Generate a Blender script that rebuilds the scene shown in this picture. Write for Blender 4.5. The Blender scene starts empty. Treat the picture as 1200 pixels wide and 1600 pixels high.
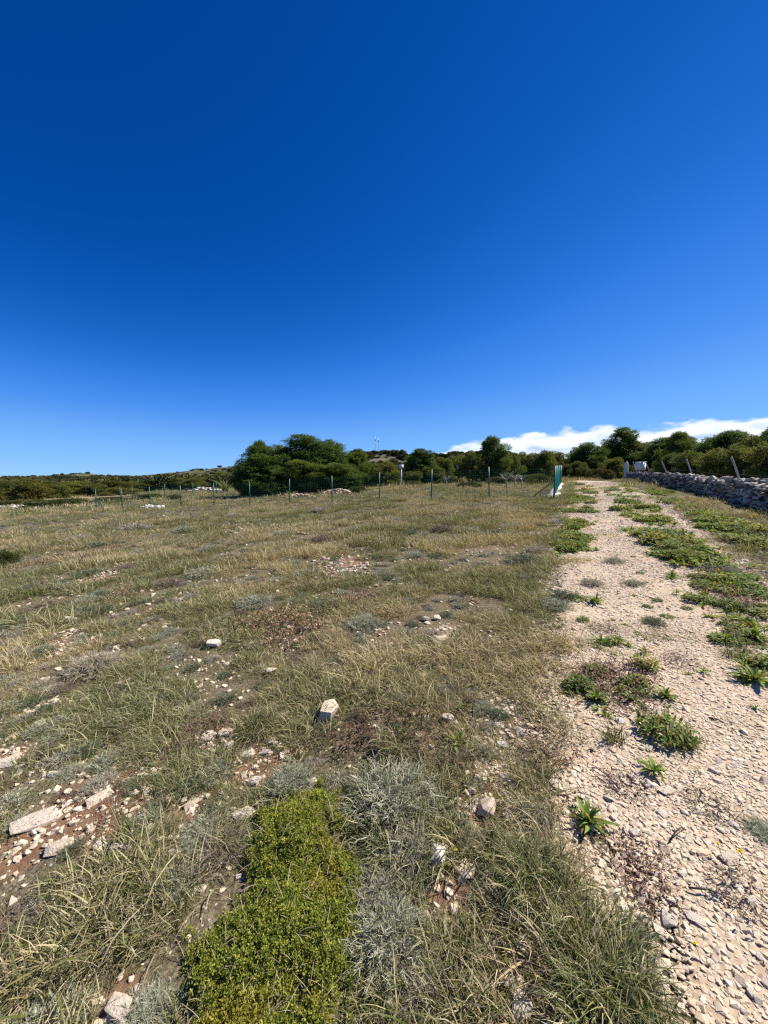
import bpy, bmesh, math, random
import numpy as np
from mathutils import Vector

# ------------------------------------------------------------------ camera, sky, sun, exposure
scene = bpy.context.scene
COL = scene.collection
R = math.radians
CAM_Z = 1.5
PITCH = R(5.2)
F_PX = 600.0                       # focal length in pixels of the 1200 x 1600 frame
SUN_AZ, SUN_EL = R(68), R(47)      # azimuth clockwise from +Y

cam_d = bpy.data.cameras.new('camera')
cam_d.sensor_fit = 'HORIZONTAL'; cam_d.sensor_width = 36.0; cam_d.lens = 18.0
cam_d.clip_start = 0.05; cam_d.clip_end = 6000
cam = bpy.data.objects.new('camera', cam_d); COL.objects.link(cam)
cam.location = (0, 0, CAM_Z); cam.rotation_euler = (R(90) - PITCH, 0, 0)
scene.camera = cam

scene.view_settings.view_transform = 'Standard'
scene.view_settings.look = 'None'
scene.view_settings.gamma = 1.0
scene.view_settings.exposure = 0.72
scene.view_settings.use_curve_mapping = False
scene.cycles.use_denoising = False
scene.cycles.max_bounces = 6
scene.cycles.diffuse_bounces = 3
scene.cycles.transmission_bounces = 3
scene.cycles.sample_clamp_indirect = 6.0
scene.cycles.filter_width = 1.3

world = bpy.data.worlds.new('World'); scene.world = world
world.use_nodes = True
wn, wl = world.node_tree.nodes, world.node_tree.links
wn.clear()


def wnode(t, **kw):
    n = wn.new(t)
    for k, v in kw.items():
        setattr(n, k, v)
    return n


def wmath(op, a, b=None, c=None, clamp=False):
    n = wn.new('ShaderNodeMath'); n.operation = op; n.use_clamp = clamp
    for i, v in enumerate((a, b, c)):
        if v is None:
            continue
        if isinstance(v, (int, float)):
            n.inputs[i].default_value = v
        else:
            wl.new(v, n.inputs[i])
    return n.outputs[0]


def wsmooth(v, lo, hi):
    n = wn.new('ShaderNodeMapRange'); n.interpolation_type = 'SMOOTHSTEP'
    wl.new(v, n.inputs['Value'])
    for k, q in (('From Min', lo), ('From Max', hi)):
        if isinstance(q, (int, float)):
            n.inputs[k].default_value = q
        else:
            wl.new(q, n.inputs[k])
    return n.outputs['Result']


sky = wnode('ShaderNodeTexSky', sky_type='NISHITA', sun_disc=False)
sky.sun_elevation = SUN_EL; sky.sun_rotation = SUN_AZ
sky.altitude = 6000; sky.air_density = 1.0; sky.dust_density = 0.0; sky.ozone_density = 10.0
# the deep polarised blue of a phone picture: a tone curve on the sky as a whole
dn = wnode('ShaderNodeMix', data_type='RGBA', blend_type='MULTIPLY'); dn.inputs['Factor'].default_value = 1.0
wl.new(sky.outputs[0], dn.inputs['A']); dn.inputs['B'].default_value = (0.1, 0.1, 0.1, 1)
crv = wnode('ShaderNodeRGBCurve')
for ch, pts in ((0, ((0, 0), (.031, .001), (.043, .006), (.065, .040), (.115, .125), (.30, .22), (1, .34))),
                (1, ((0, 0), (.057, .038), (.072, .050), (.098, .082), (.157, .180), (.27, .32), (.51, .43), (1, .55))),
                (2, ((0, 0), (.155, .205), (.195, .255), (.265, .365), (.41, .59), (.62, .70), (.77, .74), (1, .82)))):
    c_ = crv.mapping.curves[ch]
    c_.points[0].location = pts[0]; c_.points[1].location = pts[-1]
    for q_ in pts[1:-1]:
        c_.points.new(*q_)
crv.mapping.update()
wl.new(dn.outputs['Result'], crv.inputs['Color'])
gam = wnode('ShaderNodeMix', data_type='RGBA', blend_type='MULTIPLY'); gam.inputs['Factor'].default_value = 1.0
wl.new(crv.outputs[0], gam.inputs['A']); gam.inputs['B'].default_value = (10, 10, 10, 1)
# a low bank of cumulus along the horizon, thickest towards the right
tc = wnode('ShaderNodeTexCoord')
sep = wnode('ShaderNodeSeparateXYZ'); wl.new(tc.outputs['Generated'], sep.inputs[0])
az = wmath('ARCTAN2', sep.outputs[0], sep.outputs[1])
el = wmath('ARCSINE', sep.outputs[2])


def wnoise(sx, sz, detail, rough, off=0.0, dz=0.0):
    cx = wmath('MULTIPLY_ADD', az, sx, off)
    cz = wmath('MULTIPLY', wmath('ADD', el, dz), sz)
    cmb = wn.new('ShaderNodeCombineXYZ'); wl.new(cx, cmb.inputs[0]); wl.new(cz, cmb.inputs[1])
    n = wn.new('ShaderNodeTexNoise'); n.inputs['Scale'].default_value = 1.0
    n.inputs['Detail'].default_value = detail; n.inputs['Roughness'].default_value = rough
    wl.new(cmb.outputs[0], n.inputs['Vector'])
    return n.outputs['Fac']


cover = wmath('MULTIPLY_ADD', wmath('COSINE', wmath('SUBTRACT', az, 0.95)), 0.5, 0.5)     # 1 towards the right
top_el = wmath('ADD', wmath('MULTIPLY', wsmooth(cover, 0.62, 0.97), 0.130), -0.018)
top_el = wmath('ADD', top_el, wmath('MULTIPLY', wmath('SUBTRACT', wnoise(9.0, 0.0, 1, 0.5, 5.3), 0.5), 0.05))
dens = wmath('ADD', wmath('MULTIPLY', wmath('SUBTRACT', top_el, el), 26.0),
             wmath('MULTIPLY', wmath('SUBTRACT', wnoise(15, 38, 5, 0.52, 7.7), 0.5), 1.25))
c_mask = wsmooth(dens, 0.0, 0.35)
c_mask = wmath('MULTIPLY', c_mask, wsmooth(el, -0.02, 0.03))
d_up = wmath('SUBTRACT', wnoise(15, 38, 5, 0.52, 7.7, 0.007), wnoise(15, 38, 5, 0.52, 7.7, -0.007))
bright = wmath('ADD', wmath('MULTIPLY', d_up, -2.4), wmath('SUBTRACT', 1.0, wmath('MULTIPLY', dens, 0.36)))  # cloud shading put into the sky colour: white tops, blue-grey bases
ramp = wnode('ShaderNodeValToRGB')
ramp.color_ramp.elements[0].position = 0.05; ramp.color_ramp.elements[0].color = (3.6, 4.7, 7.2, 1)
ramp.color_ramp.elements[1].position = 0.85; ramp.color_ramp.elements[1].color = (7.6, 8.0, 8.6, 1)
wl.new(bright, ramp.inputs[0])
cmix = wnode('ShaderNodeMix', data_type='RGBA')
wl.new(wmath('MULTIPLY', c_mask, 0.93), cmix.inputs['Factor'])
wl.new(gam.outputs['Result'], cmix.inputs['A']); wl.new(ramp.outputs[0], cmix.inputs['B'])
bg = wnode('ShaderNodeBackground'); bg.inputs['Strength'].default_value = 0.086
wl.new(cmix.outputs['Result'], bg.inputs['Color'])
wo = wnode('ShaderNodeOutputWorld'); wl.new(bg.outputs[0], wo.inputs['Surface'])

sun_d = bpy.data.lights.new('sun', 'SUN')
sun_d.energy = 4.9; sun_d.angle = R(0.53); sun_d.color = (1.0, 0.945, 0.85)
sun = bpy.data.objects.new('sun', sun_d); COL.objects.link(sun)
sdir = Vector((math.sin(SUN_AZ) * math.cos(SUN_EL), math.cos(SUN_AZ) * math.cos(SUN_EL), math.sin(SUN_EL)))
sun.rotation_euler = sdir.to_track_quat('Z', 'Y').to_euler()
sun.location = (30, 20, 40)

# ------------------------------------------------------------------ numeric helpers
rng = np.random.default_rng(11)


def hash2(ix, iy, seed):
    h = (ix.astype(np.int64) * 374761393 + iy.astype(np.int64) * 668265263 + seed * 2147483647) & 0xFFFFFFFF
    h = ((h ^ (h >> 13)) * 1274126177) & 0xFFFFFFFF
    h = (h ^ (h >> 16)) & 0xFFFFFFFF
    h = (h * 2246822519) & 0xFFFFFFFF
    return ((h ^ (h >> 15)) & 0xFFFFFF) / float(0xFFFFFF)


def vnoise(x, y, seed=0):
    x = np.asarray(x, float); y = np.asarray(y, float)
    ix, iy = np.floor(x), np.floor(y)
    fx_, fy_ = x - ix, y - iy
    fx_ = fx_ * fx_ * (3 - 2 * fx_); fy_ = fy_ * fy_ * (3 - 2 * fy_)
    a = hash2(ix, iy, seed); b = hash2(ix + 1, iy, seed)
    c = hash2(ix, iy + 1, seed); d = hash2(ix + 1, iy + 1, seed)
    return (a * (1 - fx_) + b * fx_) * (1 - fy_) + (c * (1 - fx_) + d * fx_) * fy_


def fbm(x, y, seed=0, octv=4):
    s = 0; a = 0.5; t = 0
    for k in range(octv):
        s = s + a * vnoise(np.asarray(x) * 2 ** k + 17.3 * k, np.asarray(y) * 2 ** k - 9.1 * k, seed + k)
        t += a; a *= 0.5
    return s / t


def sstep(v, lo, hi):
    t = np.clip((np.asarray(v, float) - lo) / (hi - lo), 0, 1)
    return t * t * (3 - 2 * t)


def macro(x, y):
    x = np.asarray(x, float); y = np.asarray(y, float)
    hx = np.where(x < 0, -3.0 * (1 - np.exp(np.minimum(x, 0) * 0.075 / 3.0)), 0.5 * (1 - np.exp(-0.12 * np.maximum(x, 0))))
    hy = np.where(y < 0, -0.8 * (1 - np.exp(np.minimum(y, 0) * 0.026 / 0.8)), 1.6 * (1 - np.exp(-0.026 * np.maximum(y, 0) / 1.6)))
    return hx + hy


TRACK_L = None       # filled below: polylines of the track's two edges in (y -> x)
TRACK_R = None


def track_t(x, y):
    """0 at the left edge of the track, 1 at the right edge."""
    l = np.interp(y, TRACK_L[:, 1], TRACK_L[:, 0]); r = np.interp(y, TRACK_R[:, 1], TRACK_R[:, 0])
    return (np.asarray(x) - l) / np.maximum(r - l, 0.2)


def H(x, y):
    x = np.asarray(x, float); y = np.asarray(y, float)
    d = np.hypot(x, y)
    z = macro(x, y)
    m = 0.10 * (fbm(x / 2.6, y / 2.6, 5, 2) - 0.5) + 0.05 * (fbm(x / 0.55, y / 0.55, 9, 2) - 0.5) * (1 - sstep(d, 6, 11))
    if TRACK_L is not None:
        t = track_t(x, y)
        m = m * (1 - 0.85 * sstep(t, -0.12, 0.06) * (1 - sstep(t, 0.98, 1.2)) * (1 - sstep(y, 28, 36)))
    far = 0.7 * (fbm(x / 45, y / 45, 21, 2) - 0.5) * sstep(d, 45, 90)
    return z + m + far


def ray(px, py):
    u = (px - 600) / F_PX; v = (800 - py) / F_PX
    return np.array([u, math.cos(PITCH) + v * math.sin(PITCH), -math.sin(PITCH) + v * math.cos(PITCH)])


def at(px, py, func=None):
    """point of the terrain seen at a place in the photograph"""
    func = func or H
    d = ray(px, py)
    lo, hi = 0.4, 400.0
    for m in (420, 40, 40):
        t = np.geomspace(lo, hi, m)
        below = CAM_Z + d[2] * t < func(d[0] * t, d[1] * t)
        k = int(np.argmax(below)) if below.any() else m - 1
        lo, hi = t[max(k - 1, 0)], t[k]
    return np.array([d[0] * hi, d[1] * hi, float(func(d[0] * hi, d[1] * hi))])


def over(px, py, Y):
    """world point at forward distance Y that projects to (px, py)"""
    d = ray(px, py); t = Y / d[1]
    return np.array([d[0] * t, Y, CAM_Z + d[2] * t])


# the track's edges, read off the photograph on the smooth terrain
_l = [at(px, py, macro)[:2] for px, py in
      [(1090, 1720), (1056, 1600), (1042, 1500), (1005, 1400), (945, 1320), (868, 1235), (815, 1165), (832, 1100),
       (848, 1020), (862, 960), (872, 900), (876, 850), (884, 800), (890, 770)]]
_l = [(_l[0][0] - 0.05, -3.0)] + _l + [(over(902, 745, 30)[0], 30.0), (17.0, 42.0)]
TRACK_L = np.array(sorted([(p[0], p[1]) for p in _l], key=lambda q: q[1]))
WALL_A, WALL_B = np.array([8.0, 5.2]), np.array([27.0, 42.0])
_wd = (WALL_B - WALL_A) / np.linalg.norm(WALL_B - WALL_A)
_wn = np.array([-_wd[1], _wd[0]])
_r = [at(px, py, macro)[:2] for px, py in [(1200, 912), (1165, 880), (1130, 856), (1095, 828), (1060, 802), (1030, 782), (1005, 768)]]
_r = [_r[0] - _wd * 12, _r[0] - _wd * 3] + _r + [np.array([20.0, 34.0]), np.array([24.5, 43.0])]
TRACK_R = np.array(sorted([(p[0], p[1]) for p in _r], key=lambda q: q[1]))


def wall_dist(x, y):
    """signed distance from the wall's middle line, positive on the track's side"""
    return (np.asarray(x) - WALL_A[0]) * _wn[0] + (np.asarray(y) - WALL_A[1]) * _wn[1]


# ------------------------------------------------------------------ mesh + object helpers
def tag(o, label=None, cat=None, group=None, kind=None):
    if label: o['label'] = label
    if cat: o['category'] = cat
    if group: o['group'] = group
    if kind: o['kind'] = kind
    return o


def mesh_np(name, V, faces, mat=None, col=None, smooth=False):
    """V (n,3); faces: list of int arrays (m,k)"""
    me = bpy.data.meshes.new(name)
    V = np.asarray(V, np.float32)
    faces = [np.asarray(f, np.int32) for f in faces if len(f)]
    me.vertices.add(len(V)); me.vertices.foreach_set('co', V.ravel())
    idx = np.concatenate([f.ravel() for f in faces])
    sizes = np.concatenate([np.full(len(f), f.shape[1], np.int32) for f in faces])
    starts = np.concatenate([[0], np.cumsum(sizes)[:-1]]).astype(np.int32)
    me.loops.add(len(idx)); me.loops.foreach_set('vertex_index', idx)
    me.polygons.add(len(sizes)); me.polygons.foreach_set('loop_start', starts)
    if smooth:
        me.polygons.foreach_set('use_smooth', np.ones(len(sizes), bool))
    if col is not None:
        a = me.color_attributes.new('col', 'FLOAT_COLOR', 'POINT')
        c = np.ones((len(V), 4), np.float32); c[:, :3] = col
        a.data.foreach_set('color', c.ravel())
    me.update(calc_edges=True); me.validate()
    if mat:
        me.materials.append(mat)
    return me


def link(name, me, parent=None, loc=None, rot=None, scl=None):
    o = bpy.data.objects.new(name, me); COL.objects.link(o)
    if parent is not None: o.parent = parent
    if loc is not None: o.location = tuple(float(v) for v in loc)
    if rot is not None: o.rotation_euler = rot
    if scl is not None: o.scale = scl if hasattr(scl, '__len__') else (scl, scl, scl)
    return o


class MB:
    """collects pieces into one mesh"""
    def __init__(s): s.V = []; s.F3 = []; s.F4 = []; s.C = []; s.n = 0

    def add(s, V, F3=None, F4=None, C=None):
        V = np.asarray(V, float)
        s.V.append(V)
        if F3 is not None and len(F3): s.F3.append(np.asarray(F3) + s.n)
        if F4 is not None and len(F4): s.F4.append(np.asarray(F4) + s.n)
        s.C.append(np.broadcast_to(np.asarray((1, 1, 1) if C is None else C, float), (len(V), 3)))
        s.n += len(V)

    def box(s, lo, hi, C=None):
        x0, y0, z0 = lo; x1, y1, z1 = hi
        s.add([(x0, y0, z0), (x1, y0, z0), (x1, y1, z0), (x0, y1, z0), (x0, y0, z1), (x1, y0, z1), (x1, y1, z1), (x0, y1, z1)],
              F4=[(3, 2, 1, 0), (4, 5, 6, 7), (0, 1, 5, 4), (1, 2, 6, 5), (2, 3, 7, 6), (3, 0, 4, 7)], C=C)

    def tube(s, P, rad, sides=6, C=None, cap=True):
        P = np.asarray(P, float); n = len(P)
        rad = np.broadcast_to(np.asarray(rad, float), (n,))
        T = np.gradient(P, axis=0); T /= np.linalg.norm(T, axis=1)[:, None] + 1e-9
        ref = np.array([0.0, 0, 1]) if abs(T[0, 2]) < 0.9 else np.array([1.0, 0, 0])
        A = np.cross(T, ref); A /= np.linalg.norm(A, axis=1)[:, None] + 1e-9
        B = np.cross(T, A)
        th = np.linspace(0, 2 * np.pi, sides, endpoint=False)
        ring = P[:, None] + rad[:, None, None] * (np.cos(th)[None, :, None] * A[:, None] + np.sin(th)[None, :, None] * B[:, None])
        F = []
        for i in range(n - 1):
            for k in range(sides):
                k2 = (k + 1) % sides
                F.append((i * sides + k, i * sides + k2, (i + 1) * sides + k2, (i + 1) * sides + k))
        V = ring.reshape(-1, 3); F3 = []
        if cap:
            V = np.vstack([V, P[:1], P[-1:]]); c0 = n * sides
            for k in range(sides):
                k2 = (k + 1) % sides
                F3.append((c0, k2, k)); F3.append((c0 + 1, (n - 1) * sides + k, (n - 1) * sides + k2))
        s.add(V, F3=F3, F4=F, C=C)

    def mesh(s, name, mat, smooth=False):
        return mesh_np(name, np.vstack(s.V), ([np.vstack(s.F3)] if s.F3 else []) + ([np.vstack(s.F4)] if s.F4 else []), mat,
                       np.vstack(s.C), smooth)


# ------------------------------------------------------------------ materials
def new_mat(name):
    m = bpy.data.materials.new(name); m.use_nodes = True
    nt = m.node_tree; nt.nodes.clear()
    return m, nt.nodes, nt.links


def mnode(N, t, **kw):
    n = N.new(t)
    for k, v in kw.items(): setattr(n, k, v)
    return n


def noise_node(N, L, vec, scale, detail=4, rough=0.55):
    n = N.new('ShaderNodeTexNoise'); n.inputs['Scale'].default_value = scale
    n.inputs['Detail'].default_value = detail; n.inputs['Roughness'].default_value = rough
    L.new(vec, n.inputs['Vector'])
    return n.outputs['Fac']


def ramp_node(N, L, fac, stops):
    n = N.new('ShaderNodeValToRGB'); e = n.color_ramp.elements
    while len(e) < len(stops): e.new(0.5)
    for k, (p, c) in enumerate(stops):
        e[k].position = p; e[k].color = (c[0], c[1], c[2], 1)
    L.new(fac, n.inputs[0])
    return n.outputs[0]


def mix_col(N, L, fac, a, b, blend='MIX'):
    n = N.new('ShaderNodeMix'); n.data_type = 'RGBA'; n.blend_type = blend
    if isinstance(fac, (int, float)): n.inputs['Factor'].default_value = fac
    else: L.new(fac, n.inputs['Factor'])
    for s, v in (('A', a), ('B', b)):
        if isinstance(v, tuple): n.inputs[s].default_value = (v[0], v[1], v[2], 1)
        else: L.new(v, n.inputs[s])
    return n.outputs['Result']


def map_range(N, L, v, a, b, c=0.0, d=1.0):
    n = N.new('ShaderNodeMapRange'); L.new(v, n.inputs[0])
    n.inputs[1].default_value = a; n.inputs[2].default_value = b; n.inputs[3].default_value = c; n.inputs[4].default_value = d
    return n.outputs[0]


def principled(N, L, color, rough=0.8, spec=0.3, bump=None, bstr=0.3, bdist=0.02):
    p = N.new('ShaderNodeBsdfPrincipled')
    if isinstance(color, tuple): p.inputs['Base Color'].default_value = (*color, 1)
    else: L.new(color, p.inputs['Base Color'])
    p.inputs['Roughness'].default_value = rough; p.inputs['Specular IOR Level'].default_value = spec
    if bump is not None:
        b = N.new('ShaderNodeBump'); b.inputs['Strength'].default_value = bstr; b.inputs['Distance'].default_value = bdist
        L.new(bump, b.inputs['Height']); L.new(b.outputs[0], p.inputs['Normal'])
    return p


def out(N, L, sh):
    o = N.new('ShaderNodeOutputMaterial'); L.new(sh, o.inputs['Surface'])


def leaf_mat(name, tint_a=(1, 1, 1), tint_b=(1, 1, 1), instancer=False, transl=0.25, rough=0.5, spec=0.35, tr_tint=(1.25, 1.2, 0.6)):
    """leaf colour comes from the mesh; every plant is shifted between two tints"""
    m, N, L = new_mat(name)
    a = mnode(N, 'ShaderNodeAttribute', attribute_name='col')
    if instancer:
        t = mnode(N, 'ShaderNodeAttribute', attribute_name='tint', attribute_type='INSTANCER').outputs['Fac']
    else:
        t = N.new('ShaderNodeObjectInfo').outputs['Random']
    tint = mix_col(N, L, t, tint_a, tint_b)
    c = mix_col(N, L, 1.0, a.outputs['Color'], tint, 'MULTIPLY')
    p = principled(N, L, c, rough, spec)
    tr = N.new('ShaderNodeBsdfTranslucent')
    L.new(mix_col(N, L, 1.0, c, tr_tint, 'MULTIPLY'), tr.inputs['Color'])
    mx = N.new('ShaderNodeMixShader'); mx.inputs[0].default_value = transl
    L.new(p.outputs[0], mx.inputs[1]); L.new(tr.outputs[0], mx.inputs[2])
    out(N, L, mx.outputs[0])
    return m


def stone_mat(name, instancer=False, *args, toned=False, **kw):
    m = _stone_mat(name, instancer, *args, **kw)
    if toned:
        N, L = m.node_tree.nodes, m.node_tree.links
        p = next(n for n in N if n.type == 'BSDF_PRINCIPLED'); src = p.inputs['Base Color'].links[0].from_socket
        at_ = mnode(N, 'ShaderNodeAttribute', attribute_name='col')
        L.new(mix_col(N, L, 1.0, src, at_.outputs['Color'], 'MULTIPLY'), p.inputs['Base Color'])
    return m


def _stone_mat(name, instancer=False, a=(0.66, 0.60, 0.50), b=(0.60, 0.48, 0.35), stain=(0.42, 0.25, 0.13), lichen=(0.34, 0.325, 0.30),
              lich=0.4, scale=14.0):
    m, N, L = new_mat(name)
    tcn = N.new('ShaderNodeTexCoord'); vec = tcn.outputs['Object']
    if instancer:
        t = mnode(N, 'ShaderNodeAttribute', attribute_name='tint', attribute_type='INSTANCER').outputs['Fac']
    else:
        t = N.new('ShaderNodeObjectInfo').outputs['Random']
    add = mnode(N, 'ShaderNodeVectorMath', operation='ADD'); L.new(vec, add.inputs[0])
    cmb = N.new('ShaderNodeCombineXYZ')
    mu = mnode(N, 'ShaderNodeMath', operation='MULTIPLY'); L.new(t, mu.inputs[0]); mu.inputs[1].default_value = 37.0
    L.new(mu.outputs[0], cmb.inputs[0]); L.new(cmb.outputs[0], add.inputs[1]); vec = add.outputs[0]
    base = ramp_node(N, L, t, [(0.0, a), (0.45, tuple(0.5 * (p + q) for p, q in zip(a, b))), (0.75, b), (1.0, tuple(v * 1.12 for v in a))])
    n1 = noise_node(N, L, vec, scale * 0.35, 5, 0.6)
    n2 = noise_node(N, L, vec, scale, 6, 0.65)
    c = mix_col(N, L, map_range(N, L, n1, 0.52, 0.75, 0, .8), base, stain)
    c = mix_col(N, L, map_range(N, L, n2, 0.52, 0.68, 0, lich), c, lichen)
    n3 = noise_node(N, L, vec, scale * 5, 4, 0.7)
    c = mix_col(N, L, map_range(N, L, n3, 0.3, 0.7, 0.0, 0.25), c, (0.60, 0.54, 0.45))
    p = principled(N, L, c, 0.9, 0.2, n2, 0.25 if instancer else 0.6, 0.01 if instancer else 0.02)
    out(N, L, p.outputs[0])
    return m


def ground_mat():
    m, N, L = new_mat('field_soil')
    g = N.new('ShaderNodeNewGeometry'); vec = g.outputs['Position']
    n1 = noise_node(N, L, vec, 0.9, 5, 0.6); n2 = noise_node(N, L, vec, 7, 6, 0.65); n3 = noise_node(N, L, vec, 45, 5, 0.7)
    nl = noise_node(N, L, vec, 0.12, 4, 0.6)
    soil = ramp_node(N, L, n2, [(0.25, (0.13, 0.07, 0.04)), (0.5, (0.24, 0.14, 0.082)), (0.75, (0.34, 0.24, 0.155))])
    thatch = ramp_node(N, L, n3, [(0.28, (0.06, 0.05, 0.028)), (0.5, (0.15, 0.12, 0.07)), (0.74, (0.33, 0.275, 0.18))])
    sm = mnode(N, 'ShaderNodeAttribute', attribute_name='col')
    ad = mnode(N, 'ShaderNodeMath', operation='SUBTRACT'); L.new(n1, ad.inputs[0])
    ml = mnode(N, 'ShaderNodeMath', operation='MULTIPLY'); L.new(sm.outputs['Fac'], ml.inputs[0]); ml.inputs[1].default_value = 0.30; L.new(ml.outputs[0], ad.inputs[1])
    c = mix_col(N, L, map_range(N, L, ad.outputs[0], 0.30, 0.42), soil, thatch)
    vo = N.new('ShaderNodeTexVoronoi'); vo.inputs['Scale'].default_value = 60; L.new(vec, vo.inputs['Vector'])
    grit = map_range(N, L, vo.outputs['Distance'], 0.22, 0.30, 1, 0)
    gm = mnode(N, 'ShaderNodeMath', operation='MULTIPLY'); L.new(grit, gm.inputs[0]); L.new(map_range(N, L, n2, 0.5, 0.62), gm.inputs[1])
    c = mix_col(N, L, gm.outputs[0], c, (0.52, 0.45, 0.36))
    # further out: dry olive pasture
    ln = mnode(N, 'ShaderNodeVectorMath', operation='LENGTH'); L.new(vec, ln.inputs[0])
    farc = ramp_node(N, L, n1, [(0.3, (0.06, 0.056, 0.03)), (0.55, (0.115, 0.10, 0.055)), (0.75, (0.19, 0.16, 0.10))])
    c = mix_col(N, L, map_range(N, L, ln.outputs['Value'], 9, 24), c, farc)
    farw = ramp_node(N, L, nl, [(0.35, (0.055, 0.065, 0.025)), (0.6, (0.13, 0.12, 0.06))])
    c = mix_col(N, L, map_range(N, L, ln.outputs['Value'], 55, 110), c, farw)
    p = principled(N, L, c, 0.95, 0.1, n3, 0.6, 0.03)
    out(N, L, p.outputs[0])
    return m


def track_mat():
    m, N, L = new_mat('limestone_gravel_bed')
    g = N.new('ShaderNodeNewGeometry'); vec = g.outputs['Position']
    vo = N.new('ShaderNodeTexVoronoi'); vo.inputs['Scale'].default_value = 42; L.new(vec, vo.inputs['Vector'])
    vo2 = N.new('ShaderNodeTexVoronoi'); vo2.inputs['Scale'].default_value = 17; L.new(vec, vo2.inputs['Vector'])
    sp = N.new('ShaderNodeSeparateColor'); L.new(vo.outputs['Color'], sp.inputs[0])
    n1 = noise_node(N, L, vec, 1.4, 5, 0.6); n2 = noise_node(N, L, vec, 9, 5, 0.6)
    c = ramp_node(N, L, sp.outputs[0], [(0.0, (0.50, 0.40, 0.285)), (0.4, (0.57, 0.48, 0.36)), (0.7, (0.50, 0.375, 0.25)), (1.0, (0.62, 0.54, 0.42))])
    c = mix_col(N, L, map_range(N, L, vo.outputs['Distance'], 0.40, 0.70, 0, 0.5), c, (0.33, 0.22, 0.135))
    c = mix_col(N, L, map_range(N, L, n1, 0.5, 0.72, 0, 0.45), c, (0.46, 0.29, 0.165))
    c = mix_col(N, L, map_range(N, L, n2, 0.55, 0.7, 0, 0.3), c, (0.38, 0.29, 0.205))
    inv = mnode(N, 'ShaderNodeMath', operation='SUBTRACT'); inv.inputs[0].default_value = 1.0
    L.new(vo.outputs['Distance'], inv.inputs[1])
    p = principled(N, L, c, 0.95, 0.1, inv.outputs[0], 0.35, 0.006)
    out(N, L, p.outputs[0])
    return m


def hill_mat():
    m, N, L = new_mat('stony_hillside')
    g = N.new('ShaderNodeNewGeometry'); vec = g.outputs['Position']
    n1 = noise_node(N, L, vec, 0.06, 6, 0.65); n2 = noise_node(N, L, vec, 0.25, 5, 0.7)
    c = ramp_node(N, L, n1, [(0.35, (0.045, 0.055, 0.025)), (0.52, (0.10, 0.10, 0.05)), (0.68, (0.19, 0.17, 0.11))])
    c = mix_col(N, L, map_range(N, L, n2, 0.58, 0.7, 0, 0.7), c, (0.36, 0.34, 0.30))
    p = principled(N, L, c, 0.95, 0.1, n2, 0.6, 1.0)
    out(N, L, p.outputs[0])
    return m


def plain_mat(name, c1, c2, scale=20, rough=0.6, spec=0.4, bstr=0.15, metal=0.0):
    m, N, L = new_mat(name)
    tcn = N.new('ShaderNodeTexCoord')
    n1 = noise_node(N, L, tcn.outputs['Object'], scale, 5, 0.65)
    c = ramp_node(N, L, n1, [(0.35, c1), (0.65, c2)])
    p = principled(N, L, c, rough, spec, n1, bstr, 0.01); p.inputs['Metallic'].default_value = metal
    out(N, L, p.outputs[0])
    return m


M_GROUND, M_TRACK, M_HILL = ground_mat(), track_mat(), hill_mat()
M_GRASS = leaf_mat('grass_blades', (0.72, 0.84, 0.68), (1.15, 1.08, 1.0), instancer=True, transl=0.25, rough=0.6, spec=0.15)
M_GRASS_O = leaf_mat('tussock_blades', (0.95, 1.0, 0.95), (1.05, 1.0, 1.0), transl=0.25, rough=0.55, spec=0.2)
M_WEED = leaf_mat('weed_leaves', (0.72, 0.86, 0.75), (1.3, 1.14, 1.0), transl=0.3, rough=0.6, spec=0.15)
M_GREY = leaf_mat('silver_leaves', (0.85, 0.88, 0.84), (1.10, 1.04, 0.98), transl=0.2, rough=0.7, spec=0.2, tr_tint=(1, 1, 0.9))
M_CUSH = leaf_mat('cushion_leaves', (1, 1, 1), (1, 1, 1), transl=0.3, rough=0.55, spec=0.2)
M_DRY = leaf_mat('withered_leaves', (0.85, 0.85, 0.85), (1.15, 1.1, 1.1), transl=0.15, rough=0.7, spec=0.2, tr_tint=(1.1, 1, 0.8))
M_PINE = leaf_mat('pine_needles', (0.75, 0.85, 0.85), (1.2, 1.1, 0.9), transl=0.35, rough=0.7, spec=0.1)
M_OAK = leaf_mat('evergreen_leaves', (0.75, 0.82, 0.8), (1.35, 1.2, 0.9), transl=0.35, rough=0.7, spec=0.1)
M_WOOD_F = leaf_mat('far_foliage', (0.6, 0.75, 0.75), (1.6, 1.4, 1.0), instancer=True, transl=0.1, rough=0.6, spec=0.2)
M_BARK = plain_mat('grey_bark', (0.055, 0.042, 0.032), (0.16, 0.13, 0.105), 9, 0.9, 0.1, 0.6)
M_PALEBARK = plain_mat('bleached_bark', (0.26, 0.23, 0.20), (0.46, 0.43, 0.39), 12, 0.85, 0.2, 0.4)
M_STONE = stone_mat('limestone')
M_STONE_I = stone_mat('limestone_chips', True, (0.62, 0.525, 0.39), (0.56, 0.415, 0.27), (0.50, 0.28, 0.13), (0.40, 0.345, 0.275), 0.3, 1.6)
M_STONE_W = stone_mat('weathered_limestone', False, (0.46, 0.42, 0.355), (0.11, 0.10, 0.08), (0.15, 0.115, 0.08), (0.035, 0.033, 0.028), 0.8, 5)
M_STONE_WJ = stone_mat('weathered_limestone_packed', False, (0.25, 0.225, 0.19), (0.20, 0.18, 0.15), (0.15, 0.115, 0.08), (0.04, 0.037, 0.032), 0.7, 5, toned=True)
M_POST = plain_mat('green_coated_steel', (0.008, 0.085, 0.050), (0.012, 0.11, 0.065), 30, 0.45, 0.5, 0.05)
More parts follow.
